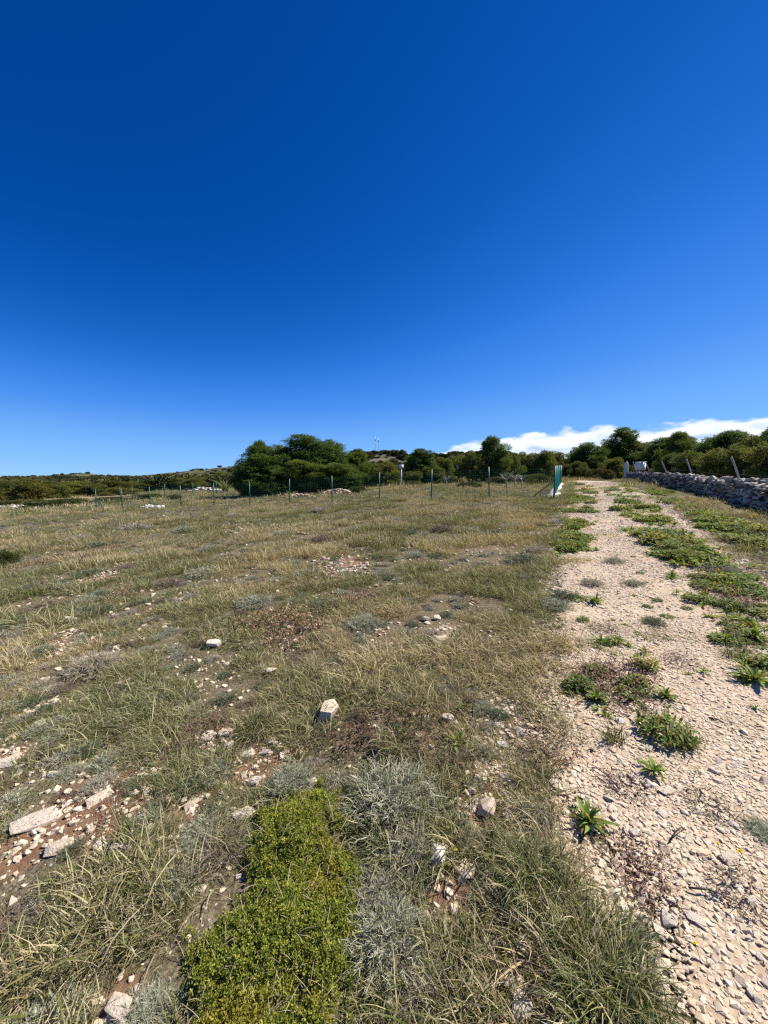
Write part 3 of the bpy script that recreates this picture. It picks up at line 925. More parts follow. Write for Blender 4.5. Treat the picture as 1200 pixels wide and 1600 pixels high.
def make_oak(seed, h=3.2, w=3.0, clear=0.22, nl=30, cols=None, stems=4, dens=100):
    """several stems under a dense rounded crown of small leaves"""
    r = np.random.default_rng(seed)
    tb = MB(); lobes = []
    ends = []
    for q in range(stems):
        a = q * 6.28 / stems + r.normal(0, .4)
        e = np.array([math.cos(a) * w * .2, math.sin(a) * w * .2, h * (.5 + .15 * r.random())])
        tb.tube(limb_path((math.cos(a) * .08, math.sin(a) * .08, -.12), e, .10, r), np.linspace(.075, .03, 6) * h / 3.2, 6)
        ends.append(e)
    for q in range(nl):
        a = q * 2.39996 + r.normal(0, .3)
        f = (q + .5) / nl
        z = h * (clear + .06 + (.88 - clear) * f) + r.normal(0, .035) * h
        rel = (z / h - clear) / (1 - clear)
        env = w * .5 * max(.12, math.sqrt(max(0, 1 - (rel * 1.25 - .35) ** 2 * 1.15))) * (.7 + .5 * float(vnoise(a * 1.2 + seed, rel * 3, seed)))
        rr = env * (.3 + .68 * r.random())
        s = (.16 + .27 * r.random() ** 1.3) * w / 3.0
        lobes.append((rr * math.cos(a), rr * math.sin(a), z - .03 * h, s * 1.1, s * 1.1, s * .95))
        if q % 2:
            tb.tube(limb_path(ends[q % stems], lobes[-1][:3], .08, r), np.linspace(.03, .008, 6) * h / 3.2, 5)
    if cols is None:
        cols = np.array([[.130, .156, .048], [.096, .122, .044], [.175, .190, .064]])
    return tb.mesh('shrub_stem', M_BARK, True), spray_crown('shrub_crown', M_OAK, lobes, dens, 4, .085, .055, cols, seed + 1, up=.3, spread=.9), h, w


PINES = [make_pine(501, 5.0, 3.0, .05, 84), make_pine(511, 5.0, 2.6, .08, 74), make_pine(521, 4.6, 2.8, .04, 78), make_pine(531, 5.2, 2.4, .16, 66)]
OAKS = [make_oak(601, 3.2, 3.2, .10, 52), make_oak(611, 3.0, 3.4, .06, 56), make_oak(621, 3.4, 3.0, .26, 48),
        make_oak(631, 2.2, 3.2, .02, 48, np.array([[.15, .14, .036], [.11, .11, .03], [.19, .165, .05]]))]
JUNIPERS = [make_oak(641, 1.3, 3.6, .0, 40, np.array([[.075, .098, .03], [.10, .12, .035], [.06, .08, .03]]), 5),
            make_oak(651, 1.1, 3.0, .0, 36, np.array([[.09, .09, .04], [.12, .11, .055], [.07, .075, .035]]), 5)]


def tree(kind, proto, px, py, Y, wpx, label, cat, group, rz=None, base=None):
    top = over(px, py, Y)
    x, y = top[0], Y
    z = float(H(x, y))
    hh = max(.4, top[2] - z)
    tr, cr, h, w = proto
    ww = wpx * Y / F_PX
    root = link(kind, None, loc=(x, y, z - .03), rot=(0, 0, random.random() * 6.28 if rz is None else rz), scl=(ww / (w * 1.12), ww / (w * 1.12), hh / (h * 1.03)))
    tag(root, label, cat, group)
    link('trunk', tr, root); link('crown', cr, root)
    return root


random.seed(5)
PG = 'pines in the dense cluster behind the fence'
for j, (px, py, Y, w, nm) in enumerate([
        (398, 687, 32, 62, 'leftmost pine of the cluster with a lopsided dark top'), (482, 677, 33, 118, 'largest and tallest pine in the middle of the dense cluster'),
        (440, 692, 34, 70, 'pine filling the gap between leftmost and tallest pines of the cluster'), (524, 684, 34, 74, 'broad pine on the right shoulder of the cluster'),
        (556, 700, 36, 60, 'low pine at the right end of the dense cluster'), (415, 708, 30, 92, 'bright green bushy pine at the front left of the cluster'),
        (466, 716, 30.5, 80, 'low dark pine in front of the tallest one'), (512, 722, 31, 76, 'low front pine under the right shoulder of the cluster'),
        (384, 722, 31, 40, 'small pine sapling at the left foot of the cluster'), (545, 728, 33, 60, 'low spreading pine at the right foot of the cluster')]):
    tree('pine_tree', PINES[j % 4], px, py, Y, w, nm, 'pine tree', PG)
for j, (k, px, py, Y, w, nm) in enumerate([
        ('p', 662, 700, 36, 62, 'dark pointed pine beyond the white box on a pole'), ('o', 600, 722, 33.5, 66, 'round bright green tree with dark trunk behind the fence posts'),
        ('o', 576, 722, 42, 60, 'dull green shrub behind the round bright green tree'), ('o', 634, 724, 46, 56, 'shrub behind the white box on a pole'),
        ('o', 692, 716, 40, 54, 'shrub just past the dark pointed pine'), ('o', 714, 711, 44, 60, 'shrub midway between pointed pine and dark round tree'),
        ('o', 741, 703, 34, 54, 'dark round tree at the foot of the tall lone pine'), ('p', 770, 681, 35, 58, 'tall lone pine standing above the hedge line in the middle'),
        ('o', 798, 704, 38, 50, 'shrub just beyond the tall lone pine'), ('o', 824, 705, 43, 56, 'middle shrub of the hedge line beyond the teal fence'),
        ('o', 850, 706, 41, 54, 'rounded dark shrub directly over the teal fence'), ('o', 872, 704, 47, 44, 'last shrub before the gap where the track disappears'),
        ('o', 645, 735, 33, 40, 'low leafy bush left of the pointed pine foot'), ('o', 676, 728, 34, 50, 'low bush at the right foot of the pointed pine')]):
    tree('pine_tree' if k == 'p' else 'evergreen_shrub', PINES[(j + 1) % 4] if k == 'p' else OAKS[j % 3], px, py, Y, w, nm,
         'pine tree' if k == 'p' else 'shrub', 'trees and shrubs of the middle hedge line')
for j, (k, px, py, Y, w, nm) in enumerate([
        ('o', 903, 699, 50, 50, 'first dark tree right of the gap at the end of the track'), ('p', 928, 690, 48, 56, 'squat dark pine near the end of the track'),
        ('o', 952, 692, 54, 56, 'dark tree touching the left side of the tallest right pine'), ('p', 979, 667, 52, 66, 'tallest pine over the stone gatepost'),
        ('o', 1010, 694, 50, 56, 'shrub right of the tallest pine, over the white cabinet'), ('p', 1037, 683, 46, 66, 'broad pine between the tallest pine and the peaked one'),
        ('p', 1071, 673, 40, 70, 'peaked pine above the middle leaning stakes'), ('o', 1104, 690, 37, 70, 'dark tree in the dip right of the peaked pine'),
        ('p', 1141, 669, 36, 80, 'broad dark pine behind the tallest leaning stake'), ('o', 1180, 678, 32, 76, 'dark tree near the right edge behind the wall'),
        ('p', 1212, 660, 31, 90, 'large pine cut by the right edge of the picture')]):
    tree('pine_tree' if k == 'p' else 'evergreen_tree', PINES[(j + 2) % 4] if k == 'p' else OAKS[j % 3], px, py, Y, w, nm, 'pine tree' if k == 'p' else 'tree',
         'dark trees behind the dry stone wall')
for j, (px, py, Y, w, nm) in enumerate([
        (903, 722, 44, 40, 'low dark bush closing the end of the track'), (932, 717, 46, 56, 'wide low bush left of the stone gatepost'), (960, 716, 45, 50, 'dark bush right behind the stone gatepost'),
        (888, 727, 44, 34, 'small bush beside the far end of the teal fence'), (1022, 716, 46, 50, 'small holm oak right of the white cabinet'),
        (1052, 706, 30, 56, 'holm oak with bare stems behind the second leaning stake'), (1085, 703, 26, 66, 'holm oak with dark trunk between two leaning stakes'),
        (1126, 700, 22, 76, 'holm oak just left of the tallest leaning stake'), (1172, 694, 20, 88, 'large holm oak right of the tallest leaning stake'),
        (1222, 688, 18, 100, 'holm oak cut by the right edge above the wall'), (1104, 712, 31, 60, 'bushy oak behind the wall between other oaks'),
        (1150, 708, 28, 66, 'dark bushy oak behind the tallest leaning stake')]):
    tree('holm_oak', OAKS[2] if px > 1010 else OAKS[1], px, py, Y, w, nm, 'shrub', 'low oaks and bushes along the wall')
# macchia on the left
for j, (px, py, Y, w, q, nm) in enumerate([
        (47, 750, 41, 84, 3, 'large rounded yellow green bush near the left edge'), (4, 752, 44, 60, 1, 'dark bush cut by the left edge of the picture'),
        (88, 757, 44, 60, 1, 'dark green bush right of the large yellow green bush'), (122, 751, 52, 66, 0, 'grey green oak bush with pale crown at left'),
        (150, 756, 47, 50, 1, 'dark bush behind the left fence corner'), (178, 751, 56, 60, 3, 'rounded olive bush behind the left stretch of fence'),
        (206, 752, 60, 66, 0, 'dark oak bush above the pale farm road'), (222, 752, 66, 56, 2, 'yellowish bush in the middle of the left wood'),
        (246, 748, 62, 60, 1, 'dark tall bush over the left fence posts'), (278, 746, 64, 56, 0, 'darkest round oak of the left wood'), (300, 747, 58, 50, 1, 'bush left of the white rubble bank'),
        (325, 744, 66, 60, 2, 'bush behind the white rubble bank'), (352, 736, 70, 60, 0, 'oak bush left of the pine cluster'), (368, 730, 76, 46, 1, 'dark tree half hidden by the pine cluster'),
        (28, 758, 52, 60, 0, 'oak bush behind the large yellow green bush'), (70, 752, 66, 70, 1, 'far oak bush on the left slope'), (190, 762, 46, 60, 3, 'low olive bush above the pale farm road at left')]):
    tree('macchia_bush', OAKS[q], px, py, Y, w, nm, 'bush', 'macchia bushes left of the fenced plot')
for j, (px, py, Y, w, nm) in enumerate([
        (98, 780, 31, 110, 'low spreading juniper left of the fence corner'), (38, 782, 36, 90, 'low juniper beneath the large yellow green bush'), (236, 772, 37, 60, 'low juniper inside the fence at left'),
        (272, 776, 33, 26, 'small green bush by the left fence posts'), (175, 783, 34, 60, 'flat grey green juniper behind the fence corner'), (733, 753, 26, 46, 'flat dark bush in the middle of the fenced plot'),
        (560, 768, 27, 36, 'low dark bush right of the pale rubble heap'), (640, 752, 31, 60, 'grey low bush in the plot under the white box'), (840, 742, 30, 60, 'grey brown low scrub behind the teal fence'),
        (790, 744, 31, 70, 'grey brown low scrub behind the forked saplings'), (700, 748, 33, 50, 'low scrub behind the thin bare sapling'), (940, 733, 40, 50, 'low scrub beside the wall end')]):
    tree('low_bush', JUNIPERS[j % 2], px, py, Y, w, nm, 'bush', 'low spreading bushes')
# dark cushion at the left edge of the field
c = at(2, 884)
o = link('low_bush', None, loc=c, rot=(0, 0, 1), scl=(.17, .17, .2)); tag(o, 'small very dark bush at the left edge of the field', 'bush')
link('trunk', JUNIPERS[0][0], o); link('crown', JUNIPERS[0][1], o)

# far woods: one mass
FARW = []
for s in range(4):
    r_ = np.random.default_rng(700 + s)
    lob = [(r_.normal(0, .9), r_.normal(0, .9), 1.0 + .9 * r_.random(), .8, .8, .65) for _ in range(9)]
    FARW.append(spray_crown('far_tree', M_WOOD_F, lob, 22, 3, .30, .20, np.array([[.085, .09, .032], [.06, .07, .028], [.12, .115, .045]]), 710 + s, up=.3, spread=.9))
P, Rr, S, I, T = [], [], [], [], []
n = 2600
x = rng.uniform(-420, 330, n); y = rng.uniform(62, 400, n)
keep = (np.abs(x) < y * 1.15 + 10)
keep &= ~((x > -.36 * y) & (x < -.06 * y) & (y < 120) & (rng.random(n) < .6))
x, y = x[keep], y[keep]
P.append(np.stack([x, y, H(x, y) - .3], -1)); S.append((.75 + .65 * rng.random(len(x))) * (.85 + y / 900))
for Hh, m, pw in ((HILL1, 2600, .55), (HILL2, 1500, .9)):
    q = (rng.random(m) * .62 * (Hh.shape[0] - 1)).astype(int); u_ = rng.integers(0, Hh.shape[1], m)
    p = Hh[q, u_].copy(); p[:, 0] += rng.normal(0, 3, m); p[:, 1] += rng.normal(0, 3, m)
    keep = (fbm(p[:, 0] / 40, p[:, 1] / 40, 99, 3) + .25 * rng.random(m)) < pw + .1
    p = p[keep]; p[:, 2] -= .6
    P.append(p); S.append((.5 + .8 * rng.random(len(p))) * (1.25 if Hh is HILL2 else 1.0))
P = np.vstack(P); S = np.concatenate(S); n = len(P)
scatter('far_woods', FARW, P, np.stack([np.zeros(n), np.zeros(n), rng.random(n) * 6.28], -1), np.stack([S * 1.15, S * 1.15, S * (.8 + .3 * rng.random(n))], -1),
        rng.integers(0, 4, n), rng.random(n), 'dark evergreen woods covering the plain and the far hills', 'woods')

# ------------------------------------------------------------------ dry stone wall
WS = [hull_mesh('wall_stone', 800 + s, M_STONE_W, 11 + s % 4, (1, .8, .5 + .08 * (s % 4)), .6) for s in range(14)]
wall = link('dry_stone_wall', None, loc=(0, 0, 0)); tag(wall, 'long grey dry stone wall running along the right side of the track', 'wall')
r_ = np.random.default_rng(77)
stones = []
wl_len = float(np.linalg.norm(WALL_B - WALL_A))
WH, WT = .60, .56
for face, off in (('f', WT / 2), ('b', -WT / 2)):
    for crs in range(5):
        s = r_.random() * .2
        while s < wl_len:
            L_ = .17 + .22 * r_.random() ** 1.5
            hcur = WH * (.93 + .18 * float(vnoise(s * .6, 3.0, 5)))
            zc = (crs + .5) / 5 * hcur + r_.normal(0, .015)
            p = WALL_A + _wd * (s + L_ / 2) + _wn * (off * (1 - .12 * crs / 5) + r_.normal(0, .045))
            stones.append((face, crs, p[0], p[1], zc, L_ * (.85 + .2 * r_.random()), .24, hcur / 5 * (.8 + .4 * r_.random()), s))
            s += L_ * .95
s = 0
while s < wl_len:                      # rough capping stones
    L_ = .2 + .28 * r_.random()
    hcur = WH * (.93 + .18 * float(vnoise(s * .6, 3.0, 5)))
    for w in (-.17, .03, .2):
        p = WALL_A + _wd * (s + L_ / 2 + r_.normal(0, .05)) + _wn * (w + r_.normal(0, .04))
        stones.append(('f', 5, p[0], p[1], hcur + .02 + r_.normal(0, .045), L_ * (.8 + .3 * r_.random()), .26, .13 + .09 * r_.random(), s))
    s += L_ * .85
ang = math.atan2(_wd[1], _wd[0])
vis = [q for q in stones if q[0] == 'f' and q[3] * 1.03 > q[2] - .4]
vis.sort(key=lambda q: q[3])
sel = set(id(q) for q in vis[:300])
rest_v, rest_f, rest_c, nacc = [], [], [], 0
smp = []
for me in WS:
    vv = np.array([v.co[:] for v in me.vertices]); ff = [tuple(p.vertices) for p in me.polygons]
    smp.append((vv, np.array([f for f in ff if len(f) == 3])))
for q in stones:
    face, crs, x, y, zc, L_, D_, h_, s = q
    rz = ang + r_.normal(0, .25) + (math.pi if r_.random() < .5 else 0); rx, ry = r_.normal(0, .2), r_.normal(0, .2)
    z = float(H(x, y)) + zc
    kk = int(r_.integers(0, 14))
    if id(q) in sel:
        link('stone', WS[kk], wall, (x, y, z), (rx, ry, rz), (L_, D_ * 1.15, h_ / .6))
    else:
        vv, ff = smp[kk]
        cz, sz = math.cos(rz), math.sin(rz)
        a = vv * np.array([L_, D_ * 1.15, h_ / .6])
        a = np.stack([a[:, 0], a[:, 1] * math.cos(rx) - a[:, 2] * math.sin(rx), a[:, 1] * math.sin(rx) + a[:, 2] * math.cos(rx)], -1)
        a = np.stack([a[:, 0] * cz - a[:, 1] * sz, a[:, 0] * sz + a[:, 1] * cz, a[:, 2]], -1) + np.array([x, y, z])
        rest_v.append(a); rest_f.append(ff + nacc); nacc += len(a); rest_c.append(np.full((len(a), 3), .3 + 1.2 * r_.random() ** 1.3))
o = link('packed_stones', mesh_np('packed_stones', np.vstack(rest_v), [np.vstack(rest_f)], M_STONE_WJ, np.vstack(rest_c)), wall); o['kind'] = 'stuff'
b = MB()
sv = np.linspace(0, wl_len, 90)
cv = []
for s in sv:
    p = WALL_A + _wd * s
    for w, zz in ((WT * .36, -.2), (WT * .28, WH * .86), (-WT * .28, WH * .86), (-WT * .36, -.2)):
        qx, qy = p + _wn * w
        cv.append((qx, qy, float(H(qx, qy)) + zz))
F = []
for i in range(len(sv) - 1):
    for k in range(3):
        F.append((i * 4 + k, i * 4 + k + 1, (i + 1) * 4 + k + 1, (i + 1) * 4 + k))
b.add(cv, F4=F); link('light_block_core', b.mesh('light_block_core', plain_mat('dark_gap_fill', (.03, .026, .02), (.07, .06, .045), 8, .95, .1, .6)), wall)  # core added to block light through the gaps, coloured dark as shade between stones

# ------------------------------------------------------------------ fences
def gpt(px, Y):
    p = over(px, 760, Y); return np.array([p[0], Y, float(H(p[0], Y))])


# front run of the green mesh fence: twelve evenly spaced posts between the two corners
fa, fb_ = gpt(148, 25.1), gpt(866, 15.3)
fence = link('wire_mesh_fence', None, loc=(0, 0, 0)); tag(fence, 'green wire mesh fence crossing the field in front of the pines', 'fence')
FP = []
for q in range(12):
    p = fa + (fb_ - fa) * q / 11; p[2] = float(H(p[0], p[1])); FP.append(p)


def post(parent, p, h, mat, r=.024):
    b = MB(); b.tube([(0, 0, -.3), (0, 0, h)], r, 8); b.tube([(0, 0, h), (0, 0, h + .012)], r * 1.15, 8)
    return link('post', b.mesh('post', mat, False), parent, p, (random.gauss(0, .012), random.gauss(0, .012), 0))


def wires(parent, pts, h, mat, dx=.10, dz=.12, r=.0014, z0=.04):
    b = MB()
    for a, c in zip(pts[:-1], pts[1:]):
        L_ = np.linalg.norm((c - a)[:2])
        for z in np.arange(z0, h, dz):
            b.tube([a + (0, 0, z), c + (0, 0, z)], r, 3, cap=False)
        for t in np.arange(0, 1, dx / L_):
            p = a + (c - a) * t
            b.tube([p + (0, 0, z0), p + (0, 0, h)], r, 3, cap=False)
    return link('wire_mesh', b.mesh('wire_mesh', mat), parent)


for q, p in enumerate(FP):
    post(fence, p, 1.32, M_POST, .026)
wires(fence, FP, 1.26, M_POST, .10, .105, .0021)
for p, d in ((FP[0], (FP[1] - FP[0])), (FP[-1], (FP[-2] - FP[-1]))):
    d = d / np.linalg.norm(d)
    b = MB(); b.tube([p + (0, 0, .75), np.array([*(p + d * .95)[:2], float(H(*(p + d * .95)[:2])) - .05])], .02, 6)
    link('brace', b.mesh('brace', M_POST), fence)
# side run: recedes beside the track, seen almost edge on
side = link('wire_mesh_fence', None, loc=(0, 0, 0)); tag(side, 'teal mesh fence beside the track seen almost edge on', 'fence')
sa, sb = gpt(866.5, 15.75), gpt(877, 29.5)
SP = []
for q in range(8):
    p = sa + (sb - sa) * q / 7; p[2] = float(H(p[0], p[1])); SP.append(p)
for p in SP:
    post(side, p, 1.34, M_TEAL, .03)
wires(side, SP, 1.32, M_TEAL, .05, .10, .003)
# rear run on the left
back = link('wire_mesh_fence', None, loc=(0, 0, 0)); tag(back, 'far run of green fence posts closing the plot at left', 'fence')
BP = [gpt(px, Y) for px, Y in ((187, 33), (206, 34), (257, 36), (301, 38), (338, 40), (371, 41.5))]
for p in BP: post(back, p, 1.32, M_POST, .028)
wires(back, BP, 1.26, M_POST, .15, .15, .0028)
# concrete footing under the side run
b = MB(); cv = []
d = (sb - sa)[:2]; d /= np.linalg.norm(d); nn = np.array([-d[1], d[0]])
sv = np.linspace(.15, 13.5, 30)
rr_ = np.random.default_rng(3)
for s in sv:
    p = sa[:2] + d * s
    for w, zz in ((.30, -.1), (.26, .07), (-.10, .09), (-.13, -.1)):
        q = p + nn * (w + rr_.normal(0, .04)); cv.append((q[0], q[1], float(H(*p)) + zz + rr_.normal(0, .03)))
F = [(i * 4 + k, i * 4 + k + 1, (i + 1) * 4 + k + 1, (i + 1) * 4 + k) for i in range(len(sv) - 1) for k in range(3)] + [(0, 3, 2, 1)]
b.add(cv, F4=F)
o = link('concrete_footing', b.mesh('concrete_footing', M_CONC)); tag(o, 'white concrete strip footing under the teal fence', 'footing')

# leaning stakes with wire behind the wall
sf = link('stake_fence', None, loc=(0, 0, 0)); tag(sf, 'pale wooden stakes leaning along the wall, strung with wire', 'fence')
tops = []
for px, pyt, pxb, pyb, Y in ((1143, 714, 1158, 756, 13.2), (1073, 718, 1081, 741, 18.9), (1034, 721, 1042, 740, 24.4), (989, 722, 995, 738, 35.5), (1009, 723, 1015, 738, 31.0)):
    t_ = over(px, pyt, Y); bm_ = over(pxb, pyb, Y)
    bt = bm_ + (bm_ - t_) * .7
    b = MB(); b.tube([bt, bt * .5 + t_ * .5 + (0.006, 0, 0), t_], [.036, .034, .028], 7)
    link('stake', b.mesh('stake', M_STAKE, True), sf); tops.append((t_, bt))
b = MB()
order = [0, 1, 2, 4, 3]
e0 = tops[0][0] * .62 + tops[0][1] * .38
b.tube([e0, e0 + np.array([-_wd[0], -_wd[1], -.03]) * 5.5], .003, 4)
for a_, c_ in zip(order[:-1], order[1:]):
    for f in (.42, .08):
        p0 = tops[a_][0] * (1 - f) + tops[a_][1] * f; p1 = tops[c_][0] * (1 - f) + tops[c_][1] * f
        mid = (p0 + p1) / 2 - (0, 0, .03); b.tube([p0, mid, p1], .003, 4)
link('wire', b.mesh('wire', M_DARK), sf)

# stone gatepost and white cabinet at the far end of the wall
p = over(979, 722, 41.5); z0 = float(H(p[0], p[1]))
me = hull_mesh('gatepost', 901, M_CONC, 26, (.34, .34, p[2] - z0 + .15), .35, .008, 1)
o = link('gatepost', me, None, (p[0], p[1], (p[2] + z0) / 2 - .05), (0, 0, .4)); tag(o, 'short pale stone gatepost at the far end of the wall', 'gatepost')
cb = link('metal_cabinet', None); tag(cb, 'white metal cabinet on legs standing behind the far end of the wall', 'cabinet')
p = over(1001, 722, 34.5); cb.location = (p[0], p[1], float(H(p[0], p[1]))); cb.rotation_euler = (0, 0, R(38)); cb.scale = (1.15, 1.15, 1.0); top = p[2] - cb.location[2]
b = MB(); b.box((-.38, -.25, top - .72), (.38, .25, top)); b.box((-.41, -.28, top), (.41, .28, top + .03)); link('body', b.mesh('body', M_WHITE), cb)
b = MB(); b.box((-.34, -.268, top - .68), (.34, -.252, top - .04)); dr = link('door', b.mesh('door', M_WHITE), cb)
b = MB(); b.box((-.02, -.284, top - .22), (.07, -.270, top - .09)); link('lock_plate', b.mesh('lock_plate', M_DARK), dr)
for sx in (-.33, .33):
    for sy in (-.2, .2):
        b = MB(); b.box((sx - .025, sy - .025, -.1), (sx + .025, sy + .025, top - .722)); link('leg', b.mesh('leg', M_STEEL), cb)
# small white meter box on a pole
mb = link('meter_box', None); p = over(627, 726, 30.5); mb.location = (p[0], p[1], float(H(p[0], p[1]))); top = p[2] - mb.location[2]; mb.rotation_euler = (0, 0, R(40))
tag(mb, 'small white box on a pale pole inside the fenced plot', 'meter box')
b = MB(); b.box((-.14, -.10, top - .27), (.14, .10, top)); b.box((-.155, -.12, top), (.155, .11, top + .02)); link('box', b.mesh('box', M_WHITE), mb)
b = MB(); b.box((-.11, -.114, top - .24), (.11, -.102, top - .03)); link('door', b.mesh('door', M_CONC), mb)
b = MB(); b.tube([(0, 0, -.2), (0, 0, top - .275)], .05, 8); link('pole', b.mesh('pole', M_CONC), mb)
# two antenna masts on the ridge
for px, py, nm in ((586.5, 681, 'slightly taller lattice antenna mast on the ridge, left of the pair'), (591.5, 683, 'right antenna mast of the pair on the ridge')):
    t_ = over(px, py, 328.0); z0 = over(px, 714, 328.0)[2]
    ms = link('antenna_mast', None, loc=(t_[0], t_[1], z0)); tag(ms, nm, 'mast', 'antenna masts on the ridge'); hh = t_[2] - z0
    b = MB()
    for q in range(3):
        a = q * 2.094
        b.tube([(math.cos(a) * .35, math.sin(a) * .35, -1), (math.cos(a) * .16, math.sin(a) * .16, hh)], .055, 4)
    for zz in np.arange(0, hh, 1.2):
        b.tube([(.33, 0, zz), (-.16, .28, zz + .6), (-.16, -.28, zz + 1.2)], .03, 3)
    link('lattice', b.mesh('lattice', M_STEEL), ms)
    b = MB(); b.tube([(0, -.4, hh - 4.2), (0, -.4, hh - 2.0)], .28, 8); link('antenna', b.mesh('antenna', M_STEEL), ms)
# low house among the trees on the ridge
p = over(592, 712, 322.0)
hs = link('house', None, loc=(p[0], p[1], p[2] - 3.0)); tag(hs, 'small tan house with clay roof among trees on the ridge', 'house')
b = MB(); b.box((-3.2, -2.5, -1), (3.2, 2.5, 2.6)); link('wall', b.mesh('wall', plain_mat('tan_render', (.42, .34, .25), (.5, .42, .32), 1)), hs)
b = MB(); b.add([(-3.5, -2.8, 2.6), (3.5, -2.8, 2.6), (3.5, 2.8, 2.6), (-3.5, 2.8, 2.6), (-3.5, 0, 3.7), (3.5, 0, 3.7)], F4=[(0, 1, 5, 4), (2, 3, 4, 5), (3, 2, 1, 0)], F3=[(1, 2, 5), (3, 0, 4)])
link('roof', b.mesh('roof', M_ROOF), hs)

# bare saplings inside the plot
def sapling(px, pyb, pyt, label, seed):
    r = np.random.default_rng(seed)
    p = at(px, pyb); t_ = over(px, pyt, p[1]); h = t_[2] - p[2]
    root = link('bare_sapling', None, loc=p); tag(root, label, 'sapling', 'bare young trees inside the fenced plot')
    b = MB(); br = MB()
    b.tube([(0, 0, -.1), (.02, 0, h * .3), (-.02, .02, h * .62)], [.05, .042, .032], 6)
    for q in range(7):
        a = r.random() * 6.28; st = np.array([0, 0, h * (.45 + .17 * r.random())]); e = st + np.array([math.cos(a) * h * .35, math.sin(a) * h * .35, h * (.2 + .25 * r.random())])
        pth = limb_path(st, e, .08, r); br.tube(pth, np.linspace(.026, .008, 6), 5)
        for w in range(3):
            s_ = pth[2 + w]; a2 = a + r.normal(0, 1); br.tube(limb_path(s_, s_ + np.array([math.cos(a2) * h * .14, math.sin(a2) * h * .14, h * .14]), .1, r, 4), np.linspace(.011, .004, 4), 4)
    link('trunk', b.mesh('trunk', M_PALEBARK, True), root); link('branches', br.mesh('branches', M_PALEBARK, True), root)


sapling(791, 765, 737, 'pale forked bare sapling right of the tall green post', 31); sapling(804, 762, 738, 'thin bare sapling just right of the forked one', 32)
sapling(722, 753, 727, 'bare grey sapling under the dark round tree', 33); sapling(697, 759, 742, 'small bare sapling in the middle of the plot', 34)
sapling(815, 761, 742, 'short bare sapling nearest the teal fence', 36)

# spiky yellow-green plant at the left wood
p = gpt(352, 44); root = link('spiky_plant', None, loc=p); tag(root, 'yellow green plant with arching spiky leaves left of the pine cluster', 'plant')
b = MB(); Vv, F, C = blades(60, .25, 1.2, 2.2, .12, .5, 1.0, 44, segs=5, mix=(.5, .5, 0, 0), cscale=1.3); b.add(Vv, F4=F, C=C); link('leaves', b.mesh('leaves', M_WEED), root)
# tall pale green grass at the foot of the pine cluster
for px, py, w, nm in ((440, 772, 1.0, 'tall bright green grass clump at the foot of the pine cluster'), (470, 771, 1.1, 'second tall grass clump before the pines, nearer the rubble heap'), (412, 771, .8, 'small tall grass clump at the left foot of the pines')):
    p = at(px, py); b = MB(); Vv, F, C = blades(420, .75 * w, .5, 1.15, .03, .35, .9, px, segs=3, mix=(.55, .35, .1, 0), cscale=1.35); b.add(Vv, F4=F, C=C)
    o = link('tall_grass', b.mesh('tall_grass', M_GRASS_O), None, p); tag(o, nm, 'grass clump', 'tall grass before the pines')


# rubble heaps and stony banks
def heap(px0, px1, py, n, smin, smax, ht, depth, label, name='rubble_heap', mat=M_STONE, seed=1):
    r = np.random.default_rng(seed); a, c = at(px0, py), at(px1, py)
    root = link(name, None, loc=(0, 0, 0)); tag(root, label, 'rubble')
    vs, fs, k = [], [], 0
    for _ in range(n):
        t = r.random(); w = r.normal(0, depth * .4); p = a + (c - a) * t; x, y = p[0] + r.normal(0, .05), p[1] + w
        s = smin + (smax - smin) * r.random() ** 1.6
        z = float(ground_z(x, y)) + max(0, ht * (1 - (w / depth) ** 2)) * r.random() * math.sin(math.pi * min(1, max(0, t * .9 + .05))) + s * .15
        vv, ff = smp[int(r.integers(8, 14))]
        rz = r.random() * 6.28; q = vv * np.array([s, s, s * .7]); q = np.stack([q[:, 0] * math.cos(rz) - q[:, 1] * math.sin(rz), q[:, 0] * math.sin(rz) + q[:, 1] * math.cos(rz), q[:, 2]], -1)
        vs.append(q + np.array([x, y, z])); fs.append(ff + k); k += len(q)
    o = link('stones', mesh_np('stones', np.vstack(vs), [np.vstack(fs)], mat), root); o['kind'] = 'stuff'


M_STONE_T = stone_mat('tan_rubble', False, (0.56, 0.44, 0.30), (0.50, 0.36, 0.22), (0.42, 0.24, 0.12), (0.3, 0.27, 0.22), .3, 5)
M_STONE_P = stone_mat('white_rubble', False, (0.72, 0.69, 0.63), (0.66, 0.60, 0.52), (0.55, 0.42, 0.30), (0.5, 0.48, 0.45), .3, 3)
heap(505, 549, 771, 160, .10, .32, .35, .9, 'pinkish rubble heap behind the fence right of the tall grass', mat=M_STONE_T, seed=2)
heap(450, 492, 777, 120, .10, .30, .25, .8, 'low reddish rubble heap in front of the tall grass', mat=M_STONE_T, seed=3)
heap(405, 440, 776, 70, .10, .24, .18, .6, 'scattered pale stones left of the reddish rubble heap', mat=M_STONE_P, seed=4)
heap(222, 256, 794, 60, .12, .38, .16, .8, 'flat white stones lying by the fence at left', mat=M_STONE_P, seed=5)
heap(345, 372, 762, 90, .25, .7, .8, 1.4, 'white rubble bank left of the pine cluster', mat=M_STONE_P, seed=6)
heap(285, 350, 767, 150, .25, .6, .4, 1.2, 'long low bank of white stones leading to the rubble bank', mat=M_STONE_P, seed=7)
heap(-20, 66, 794, 160, .10, .32, .16, .7, 'row of white stones at the left edge beyond the field', mat=M_STONE_P, seed=8)
heap(330, 500, 826, 420, .04, .14, .05, 1.4, 'broad patch of tan rubble in the grass before the fence', mat=M_STONE_T, seed=9)
heap(485, 590, 886, 90, .03, .11, .02, 1.5, 'patch of tan stones in the middle of the field', mat=M_STONE_T, seed=10)
